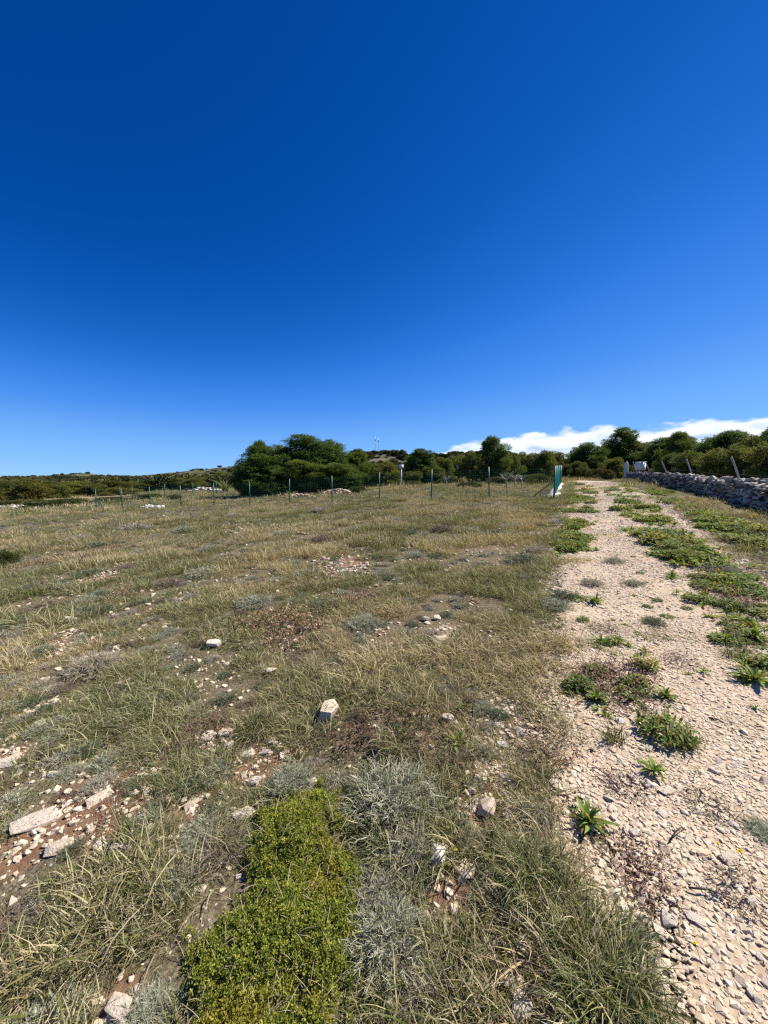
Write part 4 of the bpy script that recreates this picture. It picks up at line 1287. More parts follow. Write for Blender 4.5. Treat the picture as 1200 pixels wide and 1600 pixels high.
heap(840, 862, 778, 22, .10, .3, .05, .35, 'few white stones at the foot of the corner post', mat=M_STONE_P, seed=12)
heap(985, 1075, 752, 50, .08, .22, .05, .6, 'small stones along the foot of the wall far end', mat=M_STONE_W, seed=13)
# pale farm road inside the left wood
rp = [over(px, 760, Y) for px, Y in ((60, 40), (130, 41), (215, 44), (300, 50), (380, 57))]
b = MB(); cv = []
for p in rp:
    for w in (-.7, .7):
        cv.append((p[0], p[1] + w, float(H(p[0], p[1] + w)) + .16))
b.add(cv, F4=[(i * 2, i * 2 + 2, i * 2 + 3, i * 2 + 1) for i in range(len(rp) - 1)])
o = link('farm_path', b.mesh('farm_path', M_TRACK)); tag(o, 'pale path crossing the plot at left', kind='structure')

# ------------------------------------------------------------------ plants of the field
def leaf_geo(L_, W_, arch, az_, seed, fold=.25, n=5, lift=.5, wave=.0):
    """one lanceolate leaf from the origin: V, F4"""
    t = np.linspace(0, 1, n + 1)
    ang = lift - arch * t
    x = np.concatenate([[0], np.cumsum(np.cos(ang[:-1]) * L_ / n)]); z = np.concatenate([[0], np.cumsum(np.sin(ang[:-1]) * L_ / n)])
    w = W_ * .5 * (np.sin(np.clip(t * .93 + .07, 0, 1) ** .8 * math.pi) ** .8 + .08)
    w[-1] = .0005
    y = np.stack([-w, 0 * w, w], -1)
    Vv = np.stack([np.repeat(x[:, None], 3, 1), y + wave * np.sin(t * 7 + seed)[:, None] * W_, np.stack([z + w * fold * 2, z, z + w * fold * 2], -1)], -1)
    c, s = math.cos(az_), math.sin(az_)
    Vv = np.stack([Vv[..., 0] * c - Vv[..., 1] * s, Vv[..., 0] * s + Vv[..., 1] * c, Vv[..., 2]], -1).reshape(-1, 3)
    F = []
    for i in range(n):
        for k in range(2):
            F.append((i * 3 + k, (i + 1) * 3 + k, (i + 1) * 3 + k + 1, i * 3 + k + 1))
    return Vv, F


def rosette_leaves(seed, n=30, L0=.13, col=((.16, .235, .045), (.12, .185, .036), (.23, .285, .07))):
    r = np.random.default_rng(seed); res = []
    for q in range(n):
        f = q / n
        L_ = L0 * (.55 + .5 * r.random()) * (1.0 - .35 * f)
        c = np.array(col[int(r.integers(0, 3))]) * (.75 + .5 * r.random())
        if r.random() < .13: c = np.array([(.38, .30, .09), (.26, .16, .07)][int(r.integers(0, 2))])
        Vv, F = leaf_geo(L_, L_ * (.12 + .06 * r.random()), .5 + 1.3 * r.random() * (1 - .5 * f), q * 2.39996 + r.normal(0, .5), q, lift=.35 + 1.05 * f + r.normal(0, .25), wave=.25)
        mid = np.tile([1.0, 1.25, 1.0], len(Vv) // 3)[:, None]
        res.append((Vv, F, c * mid))
    return res


def rosette_mesh(seed, heads=1, **kw):
    r = np.random.default_rng(seed); b = MB()
    for h in range(heads):
        off = np.array([0, 0, 0.0]) if heads == 1 else np.array([*(r.normal(0, .06, 2)), 0])
        for Vv, F, c in rosette_leaves(seed * 10 + h, **kw):
            b.add(Vv + off, F4=F, C=c)
    return b.mesh('weed_rosette', M_WEED)


ROS = [rosette_mesh(1, 2, n=26), rosette_mesh(2, 4, n=20, L0=.10), rosette_mesh(3, 7, n=18, L0=.085), rosette_mesh(4, 1, n=22, L0=.10), rosette_mesh(5, 6, n=22, L0=.10)]


def bushy_mesh(seed, n=240, rad=.1, h=.09, col=((.16, .225, .05), (.21, .26, .065), (.12, .175, .042))):
    """low weed with many small leaves on thin stems"""
    r = np.random.default_rng(seed); b = MB()
    Vv, F, C = blades(50, rad * .6, h * .7, h * 1.5, .0025, .6, .7, seed, segs=3, mix=(.3, .4, .2, .1)); b.add(Vv, F4=F, C=C)
    for q in range(n):
        a = r.random() * 6.28; d_ = rad * math.sqrt(r.random()); p = np.array([math.cos(a) * d_, math.sin(a) * d_, h * r.random() * (1 - .6 * (d_ / rad) ** 2)])
        V2, F2 = leaf_geo(.022 + .03 * r.random(), .009 + .007 * r.random(), .9 * r.random(), r.random() * 6.28, q, .3, 3, r.normal(.5, .4))
        c = np.array(col[int(r.integers(0, 3))]) if r.random() > .08 else np.array([.32, .22, .09])
        b.add(V2 + p, F4=F2, C=c * (.75 + .5 * r.random()))
    return b.mesh('weed_clump', M_WEED)


ROS += [bushy_mesh(41), bushy_mesh(42, 300, .13, .07), bushy_mesh(43, 180, .09, .12, ((.24, .27, .07), (.18, .22, .06), (.29, .28, .09))),
        tuft_mesh('weed_tuft', M_GRASS_O, dict(n=120, rad=.05, lmin=.05, lmax=.15, wid=.004, lean=.5, droop=1.2, seed=411, mix=(.6, .3, .1, 0)))]


def withered_mesh(seed, n=150, rad=.12, h=.05, col=(.10, .055, .035)):
    """low mat of dead brown stems and curled leaves"""
    r = np.random.default_rng(seed); b = MB()
    Vv, F, C = blades(n, rad, h * .5, h * 1.7, .0022, 1.15, .8, seed, segs=3)
    b.add(Vv, F4=F, C=np.array(col) * (.6 + .9 * np.repeat(r.random((n, 1)), 8, 0)))
    for q in range(n // 2):
        p = np.array([*(r.normal(0, rad * .6, 2)), r.random() * h]); V2, F2 = leaf_geo(.012 + .012 * r.random(), .006, 1.5, r.random() * 6.28, q, n=3)
        b.add(V2 + p, F4=F2, C=np.array(col) * (.7 + 1.2 * r.random()))
    return b.mesh('withered_plant', M_DRY)


WITH = [withered_mesh(21, 220), withered_mesh(22, 280, .14, .05, (.16, .095, .06)), withered_mesh(23, 180, .1, .05, (.12, .10, .055))]


def place(name, me, px, py, s, label, cat, group=None, rz=None, sz=1.0, tilt=.05):
    p = at(px, py); p[2] = float(ground_z(p[0], p[1]))
    o = link(name, me, None, p - (0, 0, .004), (random.gauss(0, tilt), random.gauss(0, tilt), random.random() * 6.28 if rz is None else rz), (s, s, s * sz))
    return tag(o, label, cat, group)


# the nearest rosettes carry every leaf as a part
def rosette_parts(px, py, s, label, seed, n=22, L0=.13):
    p = at(px, py); p[2] = float(ground_z(p[0], p[1]))
    root = link('weed_rosette', None, loc=p, rot=(0, 0, seed), scl=s * (.85 if py > 1130 else 1.05)); tag(root, label, 'weed', 'leafy weed rosettes on the track')
    for Vv, F, c in rosette_leaves(seed, int(n * 1.5), L0):
        link('leaf', mesh_np('leaf', Vv, [F], M_WEED, c), root)


for args in ((920, 1290, 1.0, 'leafy green rosette above the big drooping grass tussock', 61, 26, .14), (1020, 1208, .95, 'lone upright rosette on bare gravel right of the middle', 62, 18, .13),
             (1040, 1092, .9, 'rosette left of the gravel strip, beside the withered mat', 63, 24, .12), (932, 1096, .95, 'rosette at the front of the withered brown mat', 64, 24, .13),
             (930, 944, .95, 'rosette standing alone near the left edge of the track', 65, 24, .16), (1180, 1068, 1.1, 'large leafy rosette at the right picture edge, front of its row', 66, 28, .16),
             (1178, 1000, 1.0, 'tall rosette at right edge behind the largest leafy one', 67, 28, .17), (1136, 1004, .8, 'small rosette left of the tall one at the right edge', 68, 20, .15),
             (715, 1166, 1.0, 'broad leaved green plant among stones at the edge of the grass', 69, 18, .15), (722, 1110, .8, 'small green rosette in the dry grass above the stones', 70, 16, .12)):
    rosette_parts(*args)
random.seed(8)
for px, py, s, k, lab in [
        (975, 1010, .85, 1, 'rosette in the left row near a pale twig'), (950, 1008, .8, 0, 'rosette beside the tall twiggy one in the left row'), (905, 1075, .8, 5, 'left part of the withered mat, green leafy clump'),
        (985, 1082, .9, 4, 'thick green clump growing out of the withered mat'), (1005, 1045, .8, 7, 'bushy green weed at the back of the withered mat'), (925, 862, .9, 0, 'single rosette on gravel at the far left rut'),
        (1052, 904, .9, 0, 'rosette at the pointed front of the centre strip'), (1075, 1056, .4, 3, 'tiny weed alone on the gravel'), (1180, 1110, .5, 3, 'tiny weed at the right edge on gravel'),
        (965, 930, .5, 3, 'small sprig just right of a lone rosette'), (1165, 1035, .9, 1, 'clump in the right row between larger rosettes'), (1165, 978, 1.0, 2, 'leafy clump in the shade of the right hand row'),
        (1095, 930, 1.0, 2, 'leafy clump at the front left of the dark weed bed'), (1120, 915, 1.1, 4, 'leafy clump in the middle of the dark weed bed'), (1150, 930, 1.1, 4, 'leafy clump at the right of the dark weed bed'),
        (1128, 890, 1.1, 2, 'bright clump at the back of the dark weed bed'), (1160, 905, 1.0, 4, 'bright clump on the right rear of the weed bed'), (1195, 935, 1.1, 2, 'weed clump cut by the right edge'),
        (960, 1160, .8, 8, 'low fine leaved weed left of the flat dark green one'), (1040, 1150, .9, 6, 'flat dark green weed sprawling on the gravel'), (1070, 1168, .7, 8, 'right half of the sprawling dark green weed')]:
    place('weed_clump', ROS[k], px, py, s * 1.15, lab, 'weed', 'leafy weeds on the near track')
# green strips further along the track
r_ = np.random.default_rng(15)
LAB = {'c': 'low green weed clump in the centre strip of the track', 'l': 'low green weed clump along the left rut of the track', 'v': 'low green weed clump on the verge below the wall'}
LAB.update(t='tiny weed sprouting in the bare gravel of the left rut', b='low weed in the dark weed bed near the right edge', r='leafy weed in the row along the right edge of the track', w='leafy weed in the loose row beside the left track edge')


def strip(poly, n, key, smin, smax):
    poly = np.array(poly, float); done = 0
    lo, hi = poly.min(0), poly.max(0)
    while done < n:
        px, py = lo + (hi - lo) * r_.random(2)
        if not in_poly(np.array([px]), np.array([py]), poly)[0]: continue
        if r_.random() > .25 + 1.5 * max(0, float(fbm(px / 26, py / 14, 123, 3)) - .35): continue
        d_ = float(at(px, py)[1])
        place('weed_clump', ROS[int(r_.choice([1, 2, 3, 4, 5, 6, 7, 8], p=[.1, .14, .08, .16, .17, .17, .1, .08]))], px, py, (smin + (smax - smin) * r_.random()) * (1 + .04 * d_), LAB[key] + (', near end' if d_ < 8 else ', halfway along' if d_ < 14 else ', far end'), 'weed', LAB[key] + 's', sz=.62)
        done += 1


strip([(938, 757), (985, 757), (1010, 785), (1045, 830), (1105, 862), (1130, 888), (1060, 880), (1010, 850), (985, 815), (960, 790)], 88, 'c', 1.3, 2.1)
strip([(893, 757), (935, 757), (928, 790), (915, 820), (912, 850), (890, 870), (878, 850), (886, 800)], 54, 'l', 1.1, 1.9)
strip([(1010, 760), (1060, 772), (1130, 800), (1200, 835), (1200, 865), (1130, 838), (1060, 802), (1000, 775)], 70, 'v', 1.3, 2.1)
strip([(1070, 885), (1200, 880), (1200, 975), (1120, 965), (1075, 930)], 30, 'b', .8, 1.3)
strip([(1120, 965), (1200, 965), (1200, 1090), (1165, 1085), (1130, 1020)], 14, 'r', .6, 1.0)
strip([(885, 920), (960, 930), (1010, 1040), (1050, 1100), (920, 1120), (880, 1070), (900, 1000)], 14, 'w', .4, .8)
strip([(905, 805), (950, 800), (1040, 900), (1110, 985), (1010, 1010), (930, 960), (890, 880)], 20, 't', .2, .45)
# reddish brown dead growth on the verge and around the weeds
for px, py, s, k, lab in [(1140, 812, 2.2, 1, 'brown withered mat on the verge below the wall'), (1175, 822, 2.4, 1, 'large reddish withered mat under the near wall'), (1198, 812, 2.2, 0, 'dark withered mat at right edge under the wall'),
                          (1100, 795, 2.2, 1, 'pinkish withered patch on the verge at mid wall'), (1120, 925, 1.8, 0, 'dark withered growth under the weed bed'), (1150, 945, 1.6, 0, 'dark withered growth at the front of the weed bed'),
                          (960, 1070, 1.5, 1, 'brown withered mat between the left row rosettes'), (990, 1100, 1.4, 0, 'dark withered stems at the front of the left row'), (925, 1060, 1.3, 1, 'withered stems left of the brown mat'),
                          (945, 985, 1.2, 2, 'dry sprig with thin stems in the left row'), (1065, 1035, .9, 1, 'rust coloured withered tuft on the gravel'), (1030, 985, .7, 2, 'grey green flattened tuft on the gravel'),
                          (985, 1235, .8, 0, 'small dark moss tuft on the gravel'), (1110, 1262, .9, 2, 'dark moss patch on the gravel'), (1000, 1345, .8, 1, 'dead brown stems between tussock and gravel'),
                          (1020, 1390, .8, 0, 'purplish dead stems on the gravel by the tussock'), (1160, 1400, .9, 2, 'dry weed near the yellow flowers'), (850, 1165, 1.2, 1, 'withered brown stems where grass meets gravel'),
                          (600, 1130, 1.6, 0, 'dark purple brown dead shrub right of the white stone'), (650, 1150, 1.5, 1, 'twiggy brown dead shrub among the dry grass'), (540, 1155, 1.3, 0, 'dark dead stems below the white stone'),
                          (330, 1150, 1.2, 1, 'dead brown stems among pale stones'), (1180, 945, 1.7, 1, 'reddish withered mat right of the weed bed'), (1100, 905, 1.5, 0, 'dark dead stems at the left of the weed bed'), (1165, 1000, 1.3, 0, 'dark withered stems between right row rosettes'),
                          (975, 1055, 1.6, 0, 'dark brown mat in the middle of the left row'), (1185, 840, 2.4, 0, 'dark reddish mat on the verge near the right edge'), (1090, 812, 2.0, 0, 'brown mat between verge weeds')]:
    place('withered_plant', WITH[k], px, py, s, lab, 'dead plant', 'withered plants')


# silver grey cushions of narrow leaves
def silver_mesh(seed, stems=170, lf=9, L0=.5, wid=.010, grey=0.0, tone=(1, 1, 1)):
    """unit radius about .5, rounded"""
    r = np.random.default_rng(seed); b = MB(); n = stems
    d = r.normal(0, 1, (n, 3)); d[:, 2] = np.abs(d[:, 2]) * .9 + .15; d /= np.linalg.norm(d, axis=1)[:, None]
    d = d * np.array([1, 1, .72]); Ls = L0 * (.6 + .5 * r.random((n, 1)))
    root = r.normal(0, .07, (n, 3)) * [1, 1, 0]; tip = root + d * Ls
    bend = r.normal(0, .05, (n, 3)); mid = (root + tip) / 2 + bend
    side = np.cross(d, r.normal(0, 1, (n, 3))); side /= np.linalg.norm(side, axis=1)[:, None]
    w = wid * .45
    Vv = np.stack([root - side * w, root + side * w, mid - side * w, mid + side * w, tip - side * w * .5, tip + side * w * .5], 1)
    F = np.stack([np.arange(n) * 6 + k for k in (0, 1, 3, 2)], -1); F2 = np.stack([np.arange(n) * 6 + k for k in (2, 3, 5, 4)], -1)
    cst = np.array([.30, .24, .17]) * (.7 + .7 * r.random((n, 1)))
    b.add(Vv.reshape(-1, 3), F4=np.vstack([F, F2]), C=np.repeat(cst, 6, 0))
    t = .45 + .55 * r.random((n, lf, 1))
    base = np.where(t < .5, root[:, None] + (mid - root)[:, None] * t * 2, mid[:, None] + (tip - mid)[:, None] * (t * 2 - 1))
    ld = d[:, None] + r.normal(0, .55, (n, lf, 3)); ld /= np.linalg.norm(ld, axis=2)[..., None]
    ls = np.cross(ld, r.normal(0, 1, (n, lf, 3))); ls /= np.linalg.norm(ls, axis=2)[..., None]
    LL = .085 * (.6 + .8 * r.random((n, lf, 1)))
    q = np.stack([base - ls * wid * .5, base + ls * wid * .5, base + ld * LL + ls * wid * .3, base + ld * LL - ls * wid * .3], 2)
    pal = np.array([[.42, .43, .33], [.36, .38, .27], [.53, .51, .41], [.27, .29, .17]]) * (1 - grey) + np.array([.42, .35, .27]) * grey
    cc = pal[r.integers(0, 4, (n, lf))] * np.array(tone) * (.75 + .5 * r.random((n, lf, 1)))
    b.add(q.reshape(-1, 3), F4=np.arange(n * lf * 4).reshape(-1, 4), C=np.repeat(cc.reshape(-1, 3), 4, 0))
    return b.mesh('silver_shrub', M_GREY)


SIL = [silver_mesh(31, 200, 11), silver_mesh(32, 170, tone=(.42, .5, .38)), silver_mesh(33, 190, 11, grey=.5, tone=(1.05, 1.05, 1.12)), silver_mesh(34, 160, grey=.85, tone=(.55, .48, .5))]
SIL_N = [silver_mesh(35, 420, 14, .5, .007), silver_mesh(36, 380, 14, .5, .007, .5)]
random.seed(9)
def silver(px, py, wpx, me, lab, group, sz=.8):
    p = at(px, py); dep = p[1] * math.cos(PITCH) + (CAM_Z - p[2]) * math.sin(PITCH)
    s = wpx * dep / F_PX
    place('silver_shrub', me, px, py, s, lab, 'shrub', group, sz=sz)


NG = 'silver grey shrubs near the camera'
for px, py, w, k, sz, lab in [
        (615, 1255, 150, 0, .75, 'large silver green shrub right of the bright cushion top'), (640, 1330, 120, 1, .6, 'grey twiggy shrub between the two silver shrubs'), (610, 1470, 140, 0, .7, 'silver grey shrub along the lower right side of the cushion'),
        (660, 1545, 120, 1, .6, 'dry grey shrub at the bottom centre of the picture'), (590, 1400, 110, 1, .6, 'bleached twiggy shrub touching the cushion on its right'), (455, 1228, 80, 0, .7, 'small silver shrub at the top left of the cushion'),
        (310, 1320, 70, 0, .55, 'grey green tuft shrub left of the cushion'), (150, 1045, 90, 1, .7, 'greyish purple shrub in the left field'), (570, 978, 60, 0, .7, 'bluish silver shrub near the middle of the field'),
        (1195, 1305, 60, 0, .45, 'bluish grey shrub cut by the right edge on gravel'), (230, 1590, 100, 0, .4, 'grey green leafy mat at the bottom left')]:
    silver(px, py, w, SIL_N[k], lab, NG, sz)
MG = 'silver cushions scattered over the field'
for px, py, w, k, lab in [
        (15, 1030, 60, 2, 'grey shrub cut by the left edge, beside bare stones'), (265, 915, 50, 3, 'brown grey cushion left of the pale green one'), (320, 900, 56, 0, 'pale green cushion in the middle left field'),
        (480, 900, 44, 2, 'purplish grey cushion right of the pale green one'), (485, 918, 40, 3, 'dark grey cushion just below the purplish one'), (400, 945, 60, 0, 'grey green cushion above the orange leaf patch'),
        (505, 950, 60, 1, 'dark green leafy cushion between orange leaf patches'), (45, 925, 50, 1, 'grey cushion in the left field'), (100, 920, 44, 2, 'second grey cushion in the left field'), (140, 940, 40, 0, 'greenish cushion in the left field'),
        (25, 975, 50, 1, 'green grey cushion near the left edge'), (210, 830, 56, 2, 'grey bushy cushion before the left fence posts'), (180, 825, 40, 3, 'small grey cushion left of the bushy one'), (125, 845, 40, 2, 'grey cushion under the low juniper'),
        (150, 855, 36, 1, 'dark cushion beside the orange patch at left'), (290, 830, 36, 0, 'small cushion left of the tan rubble'), (410, 825, 34, 1, 'dark green cushion on the tan rubble'), (365, 808, 30, 2, 'grey cushion at the back of the tan rubble'),
        (440, 838, 40, 0, 'pale cushion right of the tan rubble'), (505, 845, 40, 3, 'purple grey cushion near the field middle'), (500, 800, 36, 2, 'grey cushion before the middle post'), (555, 830, 30, 0, 'pale cushion before the middle posts'),
        (605, 850, 40, 2, 'silver cushion in the centre of the field'), (690, 830, 44, 3, 'purple grey cushion right of the centre'), (735, 832, 40, 2, 'grey cushion left of the dark green bush'), (770, 838, 44, 1, 'dark green cushion in the right part of the field'),
        (815, 880, 60, 1, 'dark leafy cushion near the track edge'), (840, 862, 46, 2, 'silver grey cushion above the dark leafy one by the track'), (880, 935, 50, 1, 'leafy cushion at the left edge of the track'), (870, 950, 50, 0, 'silver cushion at the track edge'),
        (925, 915, 40, 2, 'silver cushion on the gravel at the left rut'), (990, 915, 36, 0, 'flat silver cushion on the gravel in the left rut'), (960, 880, 34, 0, 'small flat silver cushion further along the rut'), (1020, 975, 40, 1, 'flat grey green mat on the gravel'),
        (800, 825, 36, 0, 'pale cushion before the tall green post'), (650, 870, 36, 0, 'faint cushion below the centre of the field'), (330, 860, 40, 0, 'green cushion left of the field centre'), (60, 845, 36, 3, 'brown cushion in the far left field'),
        (620, 815, 30, 2, 'small grey cushion before the fence centre'), (740, 800, 30, 3, 'brown cushion before the tall green post'), (245, 868, 36, 1, 'dark cushion in the far left middle'), (560, 935, 36, 2, 'grey cushion right of the orange patch'),
        (30, 858, 34, 1, 'dark green cushion next to the very dark bush'), (870, 820, 34, 2, 'grey cushion near the far track edge'), (1135, 895, 40, 2, 'silver cushion behind the weed bed'), (1110, 893, 34, 2, 'small silver cushion left of the weed bed')]:
    silver(px, py, w, SIL[k], lab, MG, .7)
# more, too alike to tell apart
r_ = np.random.default_rng(25); kcount = 0
while kcount < 240:
    x, y = wedge(1, 4.5, 24, R(44), 1.7); x, y = float(x[0]), float(y[0])
    if float(track_t(x, y)) > -.12 or float(fbm(x / 2.5, y / 2.5, 131, 2)) < .40: continue
    s = .2 + .3 * r_.random()
    o = link('silver_shrub', SIL[int(r_.integers(0, 4))], None, (x, y, float(H(x, y)) - .01), (0, 0, r_.random() * 6.28), (s, s, s * .65))
    tag(o, 'small greyish cushion plant in the %s %s of the open grass field' % ('near' if y < 8 else 'middle' if y < 14 else 'far', 'left' if x < -.35 * y else 'centre' if x < .1 * y else 'right'), 'shrub', 'small grey cushions in the field'); kcount += 1


# finer low herbs between the grass
HERB = SIL[:] + WITH + [silver_mesh(38, 90, 8, .5, .016)]
n = 9000
x, y = wedge(n, 1.2, 28, R(50), 1.35)
t = track_t(x, y); keep = (t < -.04) & ~in_poly(x, y, CUSHION_FAT) & (fbm(x / 1.3, y / 1.3, 171, 3) > .40); x, y = x[keep], y[keep]; n = len(x)
k_ = rng.choice(len(HERB), n, p=np.array([.2, .15, .15, .12, .1, .1, .08, .10]))
sc = (.07 + .11 * rng.random(n)) * (1 + .03 * np.hypot(x, y)) * np.where((k_ >= 4) & (k_ < 7), 4.0, 1.0)
scatter('low_herbs', HERB, np.stack([x, y, H(x, y) - .004], -1), np.stack([np.zeros(n), np.zeros(n), rng.random(n) * 6.28], -1), np.stack([sc, sc, sc * .75], -1), k_, rng.random(n),
        'small grey and brown herbs mixed into the grass', 'herbs')


# patches of orange dry leaves on low dead shrubs
def dryleaf_mesh(seed, n=600):
    r = np.random.default_rng(seed); b = MB()
    for q in range(n):
        p = np.array([r.normal(0, .42) + .25 * math.sin(q * 1.7), r.normal(0, .26), 0]); p[2] = .02 + .13 * r.random() * math.exp(-(p[0] ** 2 + p[1] ** 2) * 5)
        Vv, F = leaf_geo(.026 + .022 * r.random(), .015 + .009 * r.random(), 1.6 * r.random(), r.random() * 6.28, q, .5, 3, r.normal(.4, .5))
        c = np.array([(.43, .29, .155), (.50, .37, .22), (.33, .20, .105), (.22, .13, .075)][int(r.integers(0, 4))])
        b.add(Vv + p, F4=F, C=c * (.7 + .5 * r.random()))
    Vv, F, C = blades(120, .35, .08, .2, .005, .8, .8, seed + 5, segs=3, mix=(0, .1, .3, .6)); b.add(Vv, F4=F, C=C * .6)
    return b.mesh('dry_leaf_shrub', M_DRY)


DL = [dryleaf_mesh(51), dryleaf_mesh(52, 460), dryleaf_mesh(53, 380)]
for px, py, s, k, lab in [(425, 968, .72, 0, 'orange dry leaved shrub left of the dark green cushion'), (470, 985, .8, 1, 'orange dead shrub just below the first orange patch'), (545, 945, .6, 2, 'rust orange leaf patch right of the dark green cushion'),
                          (575, 935, .5, 1, 'second rust patch further right in the field'), (95, 940, .34, 2, 'small clump of dry orange leaves in the left field'), (185, 856, .7, 2, 'reddish patch of dry leaves in the far left field'),
                          (115, 858, .6, 2, 'faint reddish leaf patch beside the dark cushion'), (205, 925, .6, 1, 'brown dead leaves in the left middle field'), (535, 868, .5, 2, 'reddish dead growth in the field centre'), (435, 1000, .5, 2, 'few orange leaves below the large orange patch'),
                          (160, 945, .5, 1, 'brown leaf patch near the small orange clump'), (350, 925, .5, 2, 'faint russet patch left of the orange shrub'), (250, 960, .45, 1, 'russet leaf patch in the left field'), (650, 905, .5, 2, 'russet patch right of the tan stones'), (760, 900, .5, 1, 'russet patch near the track side of the field'),
                          (300, 870, .7, 2, 'thin russet patch beyond the pale green cushion'), (70, 880, .7, 1, 'russet patch near the left edge of the field'), (600, 960, .4, 2, 'small russet patch above the bluish silver shrub')]:
    place('dry_leaf_shrub', DL[k], px, py, s, lab, 'dead shrub', 'patches of dry orange leaves')


# the bright green cushion in the foreground
def cushion():
    r = np.random.default_rng(71)
    cen = CUSHION_POLY.mean(0)
    root = link('cushion_shrub', None, loc=(0, 0, 0)); tag(root, 'bright yellow green cushion shrub with tiny dense leaves in the foreground', 'shrub')
    lo, hi = CUSHION_POLY.min(0) - .06, CUSHION_POLY.max(0) + .06

    def edge_d(x, y):
        dmin = np.full(np.shape(x), 9.0); m = len(CUSHION_POLY)
        for i in range(m):
            a, c = CUSHION_POLY[i], CUSHION_POLY[(i + 1) % m]; ab = c - a
            t = np.clip(((x - a[0]) * ab[0] + (y - a[1]) * ab[1]) / (ab @ ab), 0, 1)
            dmin = np.minimum(dmin, np.hypot(x - a[0] - ab[0] * t, y - a[1] - ab[1] * t))
        return np.where(in_poly(x, y, CUSHION_POLY), dmin, -dmin)

    def top(x, y):
        e = edge_d(x, y) + (fbm(x / .06, y / .06, 141, 3) - .5) * .17 + (fbm(x / .2, y / .2, 147, 2) - .5) * .16
        h = .07 * np.sqrt(np.clip(e / .26, 0, 1)) * (.45 + 1.1 * fbm(x / .16, y / .16, 143, 3))
        return H(x, y) + h, e
    gx = np.linspace(lo[0], hi[0], 90); gy = np.linspace(lo[1], hi[1], 110); A, B = np.meshgrid(gx, gy)
    Z, e = top(A, B); Z = np.where(e > 0, Z - .018, H(A, B) - .03); n = len(gx)
    i = np.arange(len(gy) - 1)[:, None]; k = np.arange(n - 1)[None]
    F = np.stack([i * n + k, i * n + k + 1, (i + 1) * n + k + 1, (i + 1) * n + k], -1).reshape(-1, 4)
    link('twig_mat', mesh_np('twig_mat', np.stack([A, B, Z], -1).reshape(-1, 3), [F], M_DRY, np.tile([.07, .065, .03], (A.size, 1)), True), root)
    # shoots: each a little whorl of leaves
    n = 36000
    x = lo[0] + (hi[0] - lo[0]) * r.random(n); y = lo[1] + (hi[1] - lo[1]) * r.random(n)
    Z, e = top(x, y); keep = (e > .0) & (r.random(n) < .12 + sstep(e, 0, .11)) & ((fbm(x / .06, y / .06, 151, 3) > .33) | (r.random(n) < .3)); x, y, Z = x[keep], y[keep], Z[keep]; n = len(x)
    k = 6
    ax = np.stack([r.normal(0, .35, n), r.normal(0, .35, n), np.ones(n)], -1); ax /= np.linalg.norm(ax, axis=1)[:, None]
    p = np.stack([x, y, Z - .02 + .028 * r.random(n)], -1)
    d = ax[:, None] * r.uniform(.15, .9, (n, k, 1)) + r.normal(0, .62, (n, k, 3)); d /= np.linalg.norm(d, axis=2)[..., None]
    s = np.cross(d, ax[:, None] + r.normal(0, .4, (n, k, 3))); s /= np.linalg.norm(s, axis=2)[..., None] + 1e-9
    L_ = .0082 * (.6 + .8 * r.random((n, k, 1))); W_ = .0034 * (.7 + .6 * r.random((n, k, 1)))
    b0 = p[:, None] + d * .001
    q = np.stack([b0, b0 + d * L_ * .55 + s * W_ / 2, b0 + d * L_, b0 + d * L_ * .55 - s * W_ / 2], 2)
    pal = np.array([[.29, .315, .045], [.23, .27, .04], [.39, .385, .06], [.14, .185, .035]])
    warm = .6 * sstep(fbm(x / .22, y / .22, 145, 3), .58, .72)[:, None]
    c = pal[r.integers(0, 4, n)] * (.8 + .45 * r.random((n, 1))); c = c * (1 - .5 * warm) + np.array([.42, .26, .04]) * .5 * warm
    link('leaves', mesh_np('leaves', q.reshape(-1, 3), [np.arange(n * k * 4).reshape(-1, 4)], M_CUSH, np.repeat(c, k * 4, 0)), root)
    # dead stems and straws poking through
    b = MB(); m = 300
    for _ in range(m):
        while True:
            x, y = lo + (hi - lo) * r.random(2)
            if in_poly(np.array([x]), np.array([y]), CUSHION_POLY)[0]: break
        z = float(top(np.array([x]), np.array([y]))[0][0]); a = r.random() * 6.28; L1 = .03 + .07 * r.random()
        e_ = np.array([math.cos(a) * L1, math.sin(a) * L1, .025 * r.random() + .004]); st = np.array([x, y, z - .008])
        b.tube([st, st + e_ * .5 + (0, 0, .006), st + e_], [.0012, .001, .0006], 3, C=STRAW * (.7 + .5 * r.random()), cap=False)
    link('dead_stems', b.mesh('dead_stems', M_DRY), root)


cushion()


# grass tussocks big enough to stand out
def tussock(px, py, rad, lmax, n, lab, seed, mix, wid=.0034, lean=.6, droop=1.9, wind=0.0, rz=0.0, cs=1.0):
    p = at(px, py); b = MB()
    Vv, F, C = blades(n, rad, lmax * .35, lmax, wid, lean, droop, seed, segs=7, mix=mix, wind=wind, cscale=cs); b.add(Vv, F4=F, C=C)
    o = link('grass_tussock', b.mesh('grass_tussock', M_GRASS_O), None, p - (0, 0, .005), (0, 0, rz)); tag(o, lab, 'grass tussock', 'large grass tussocks')


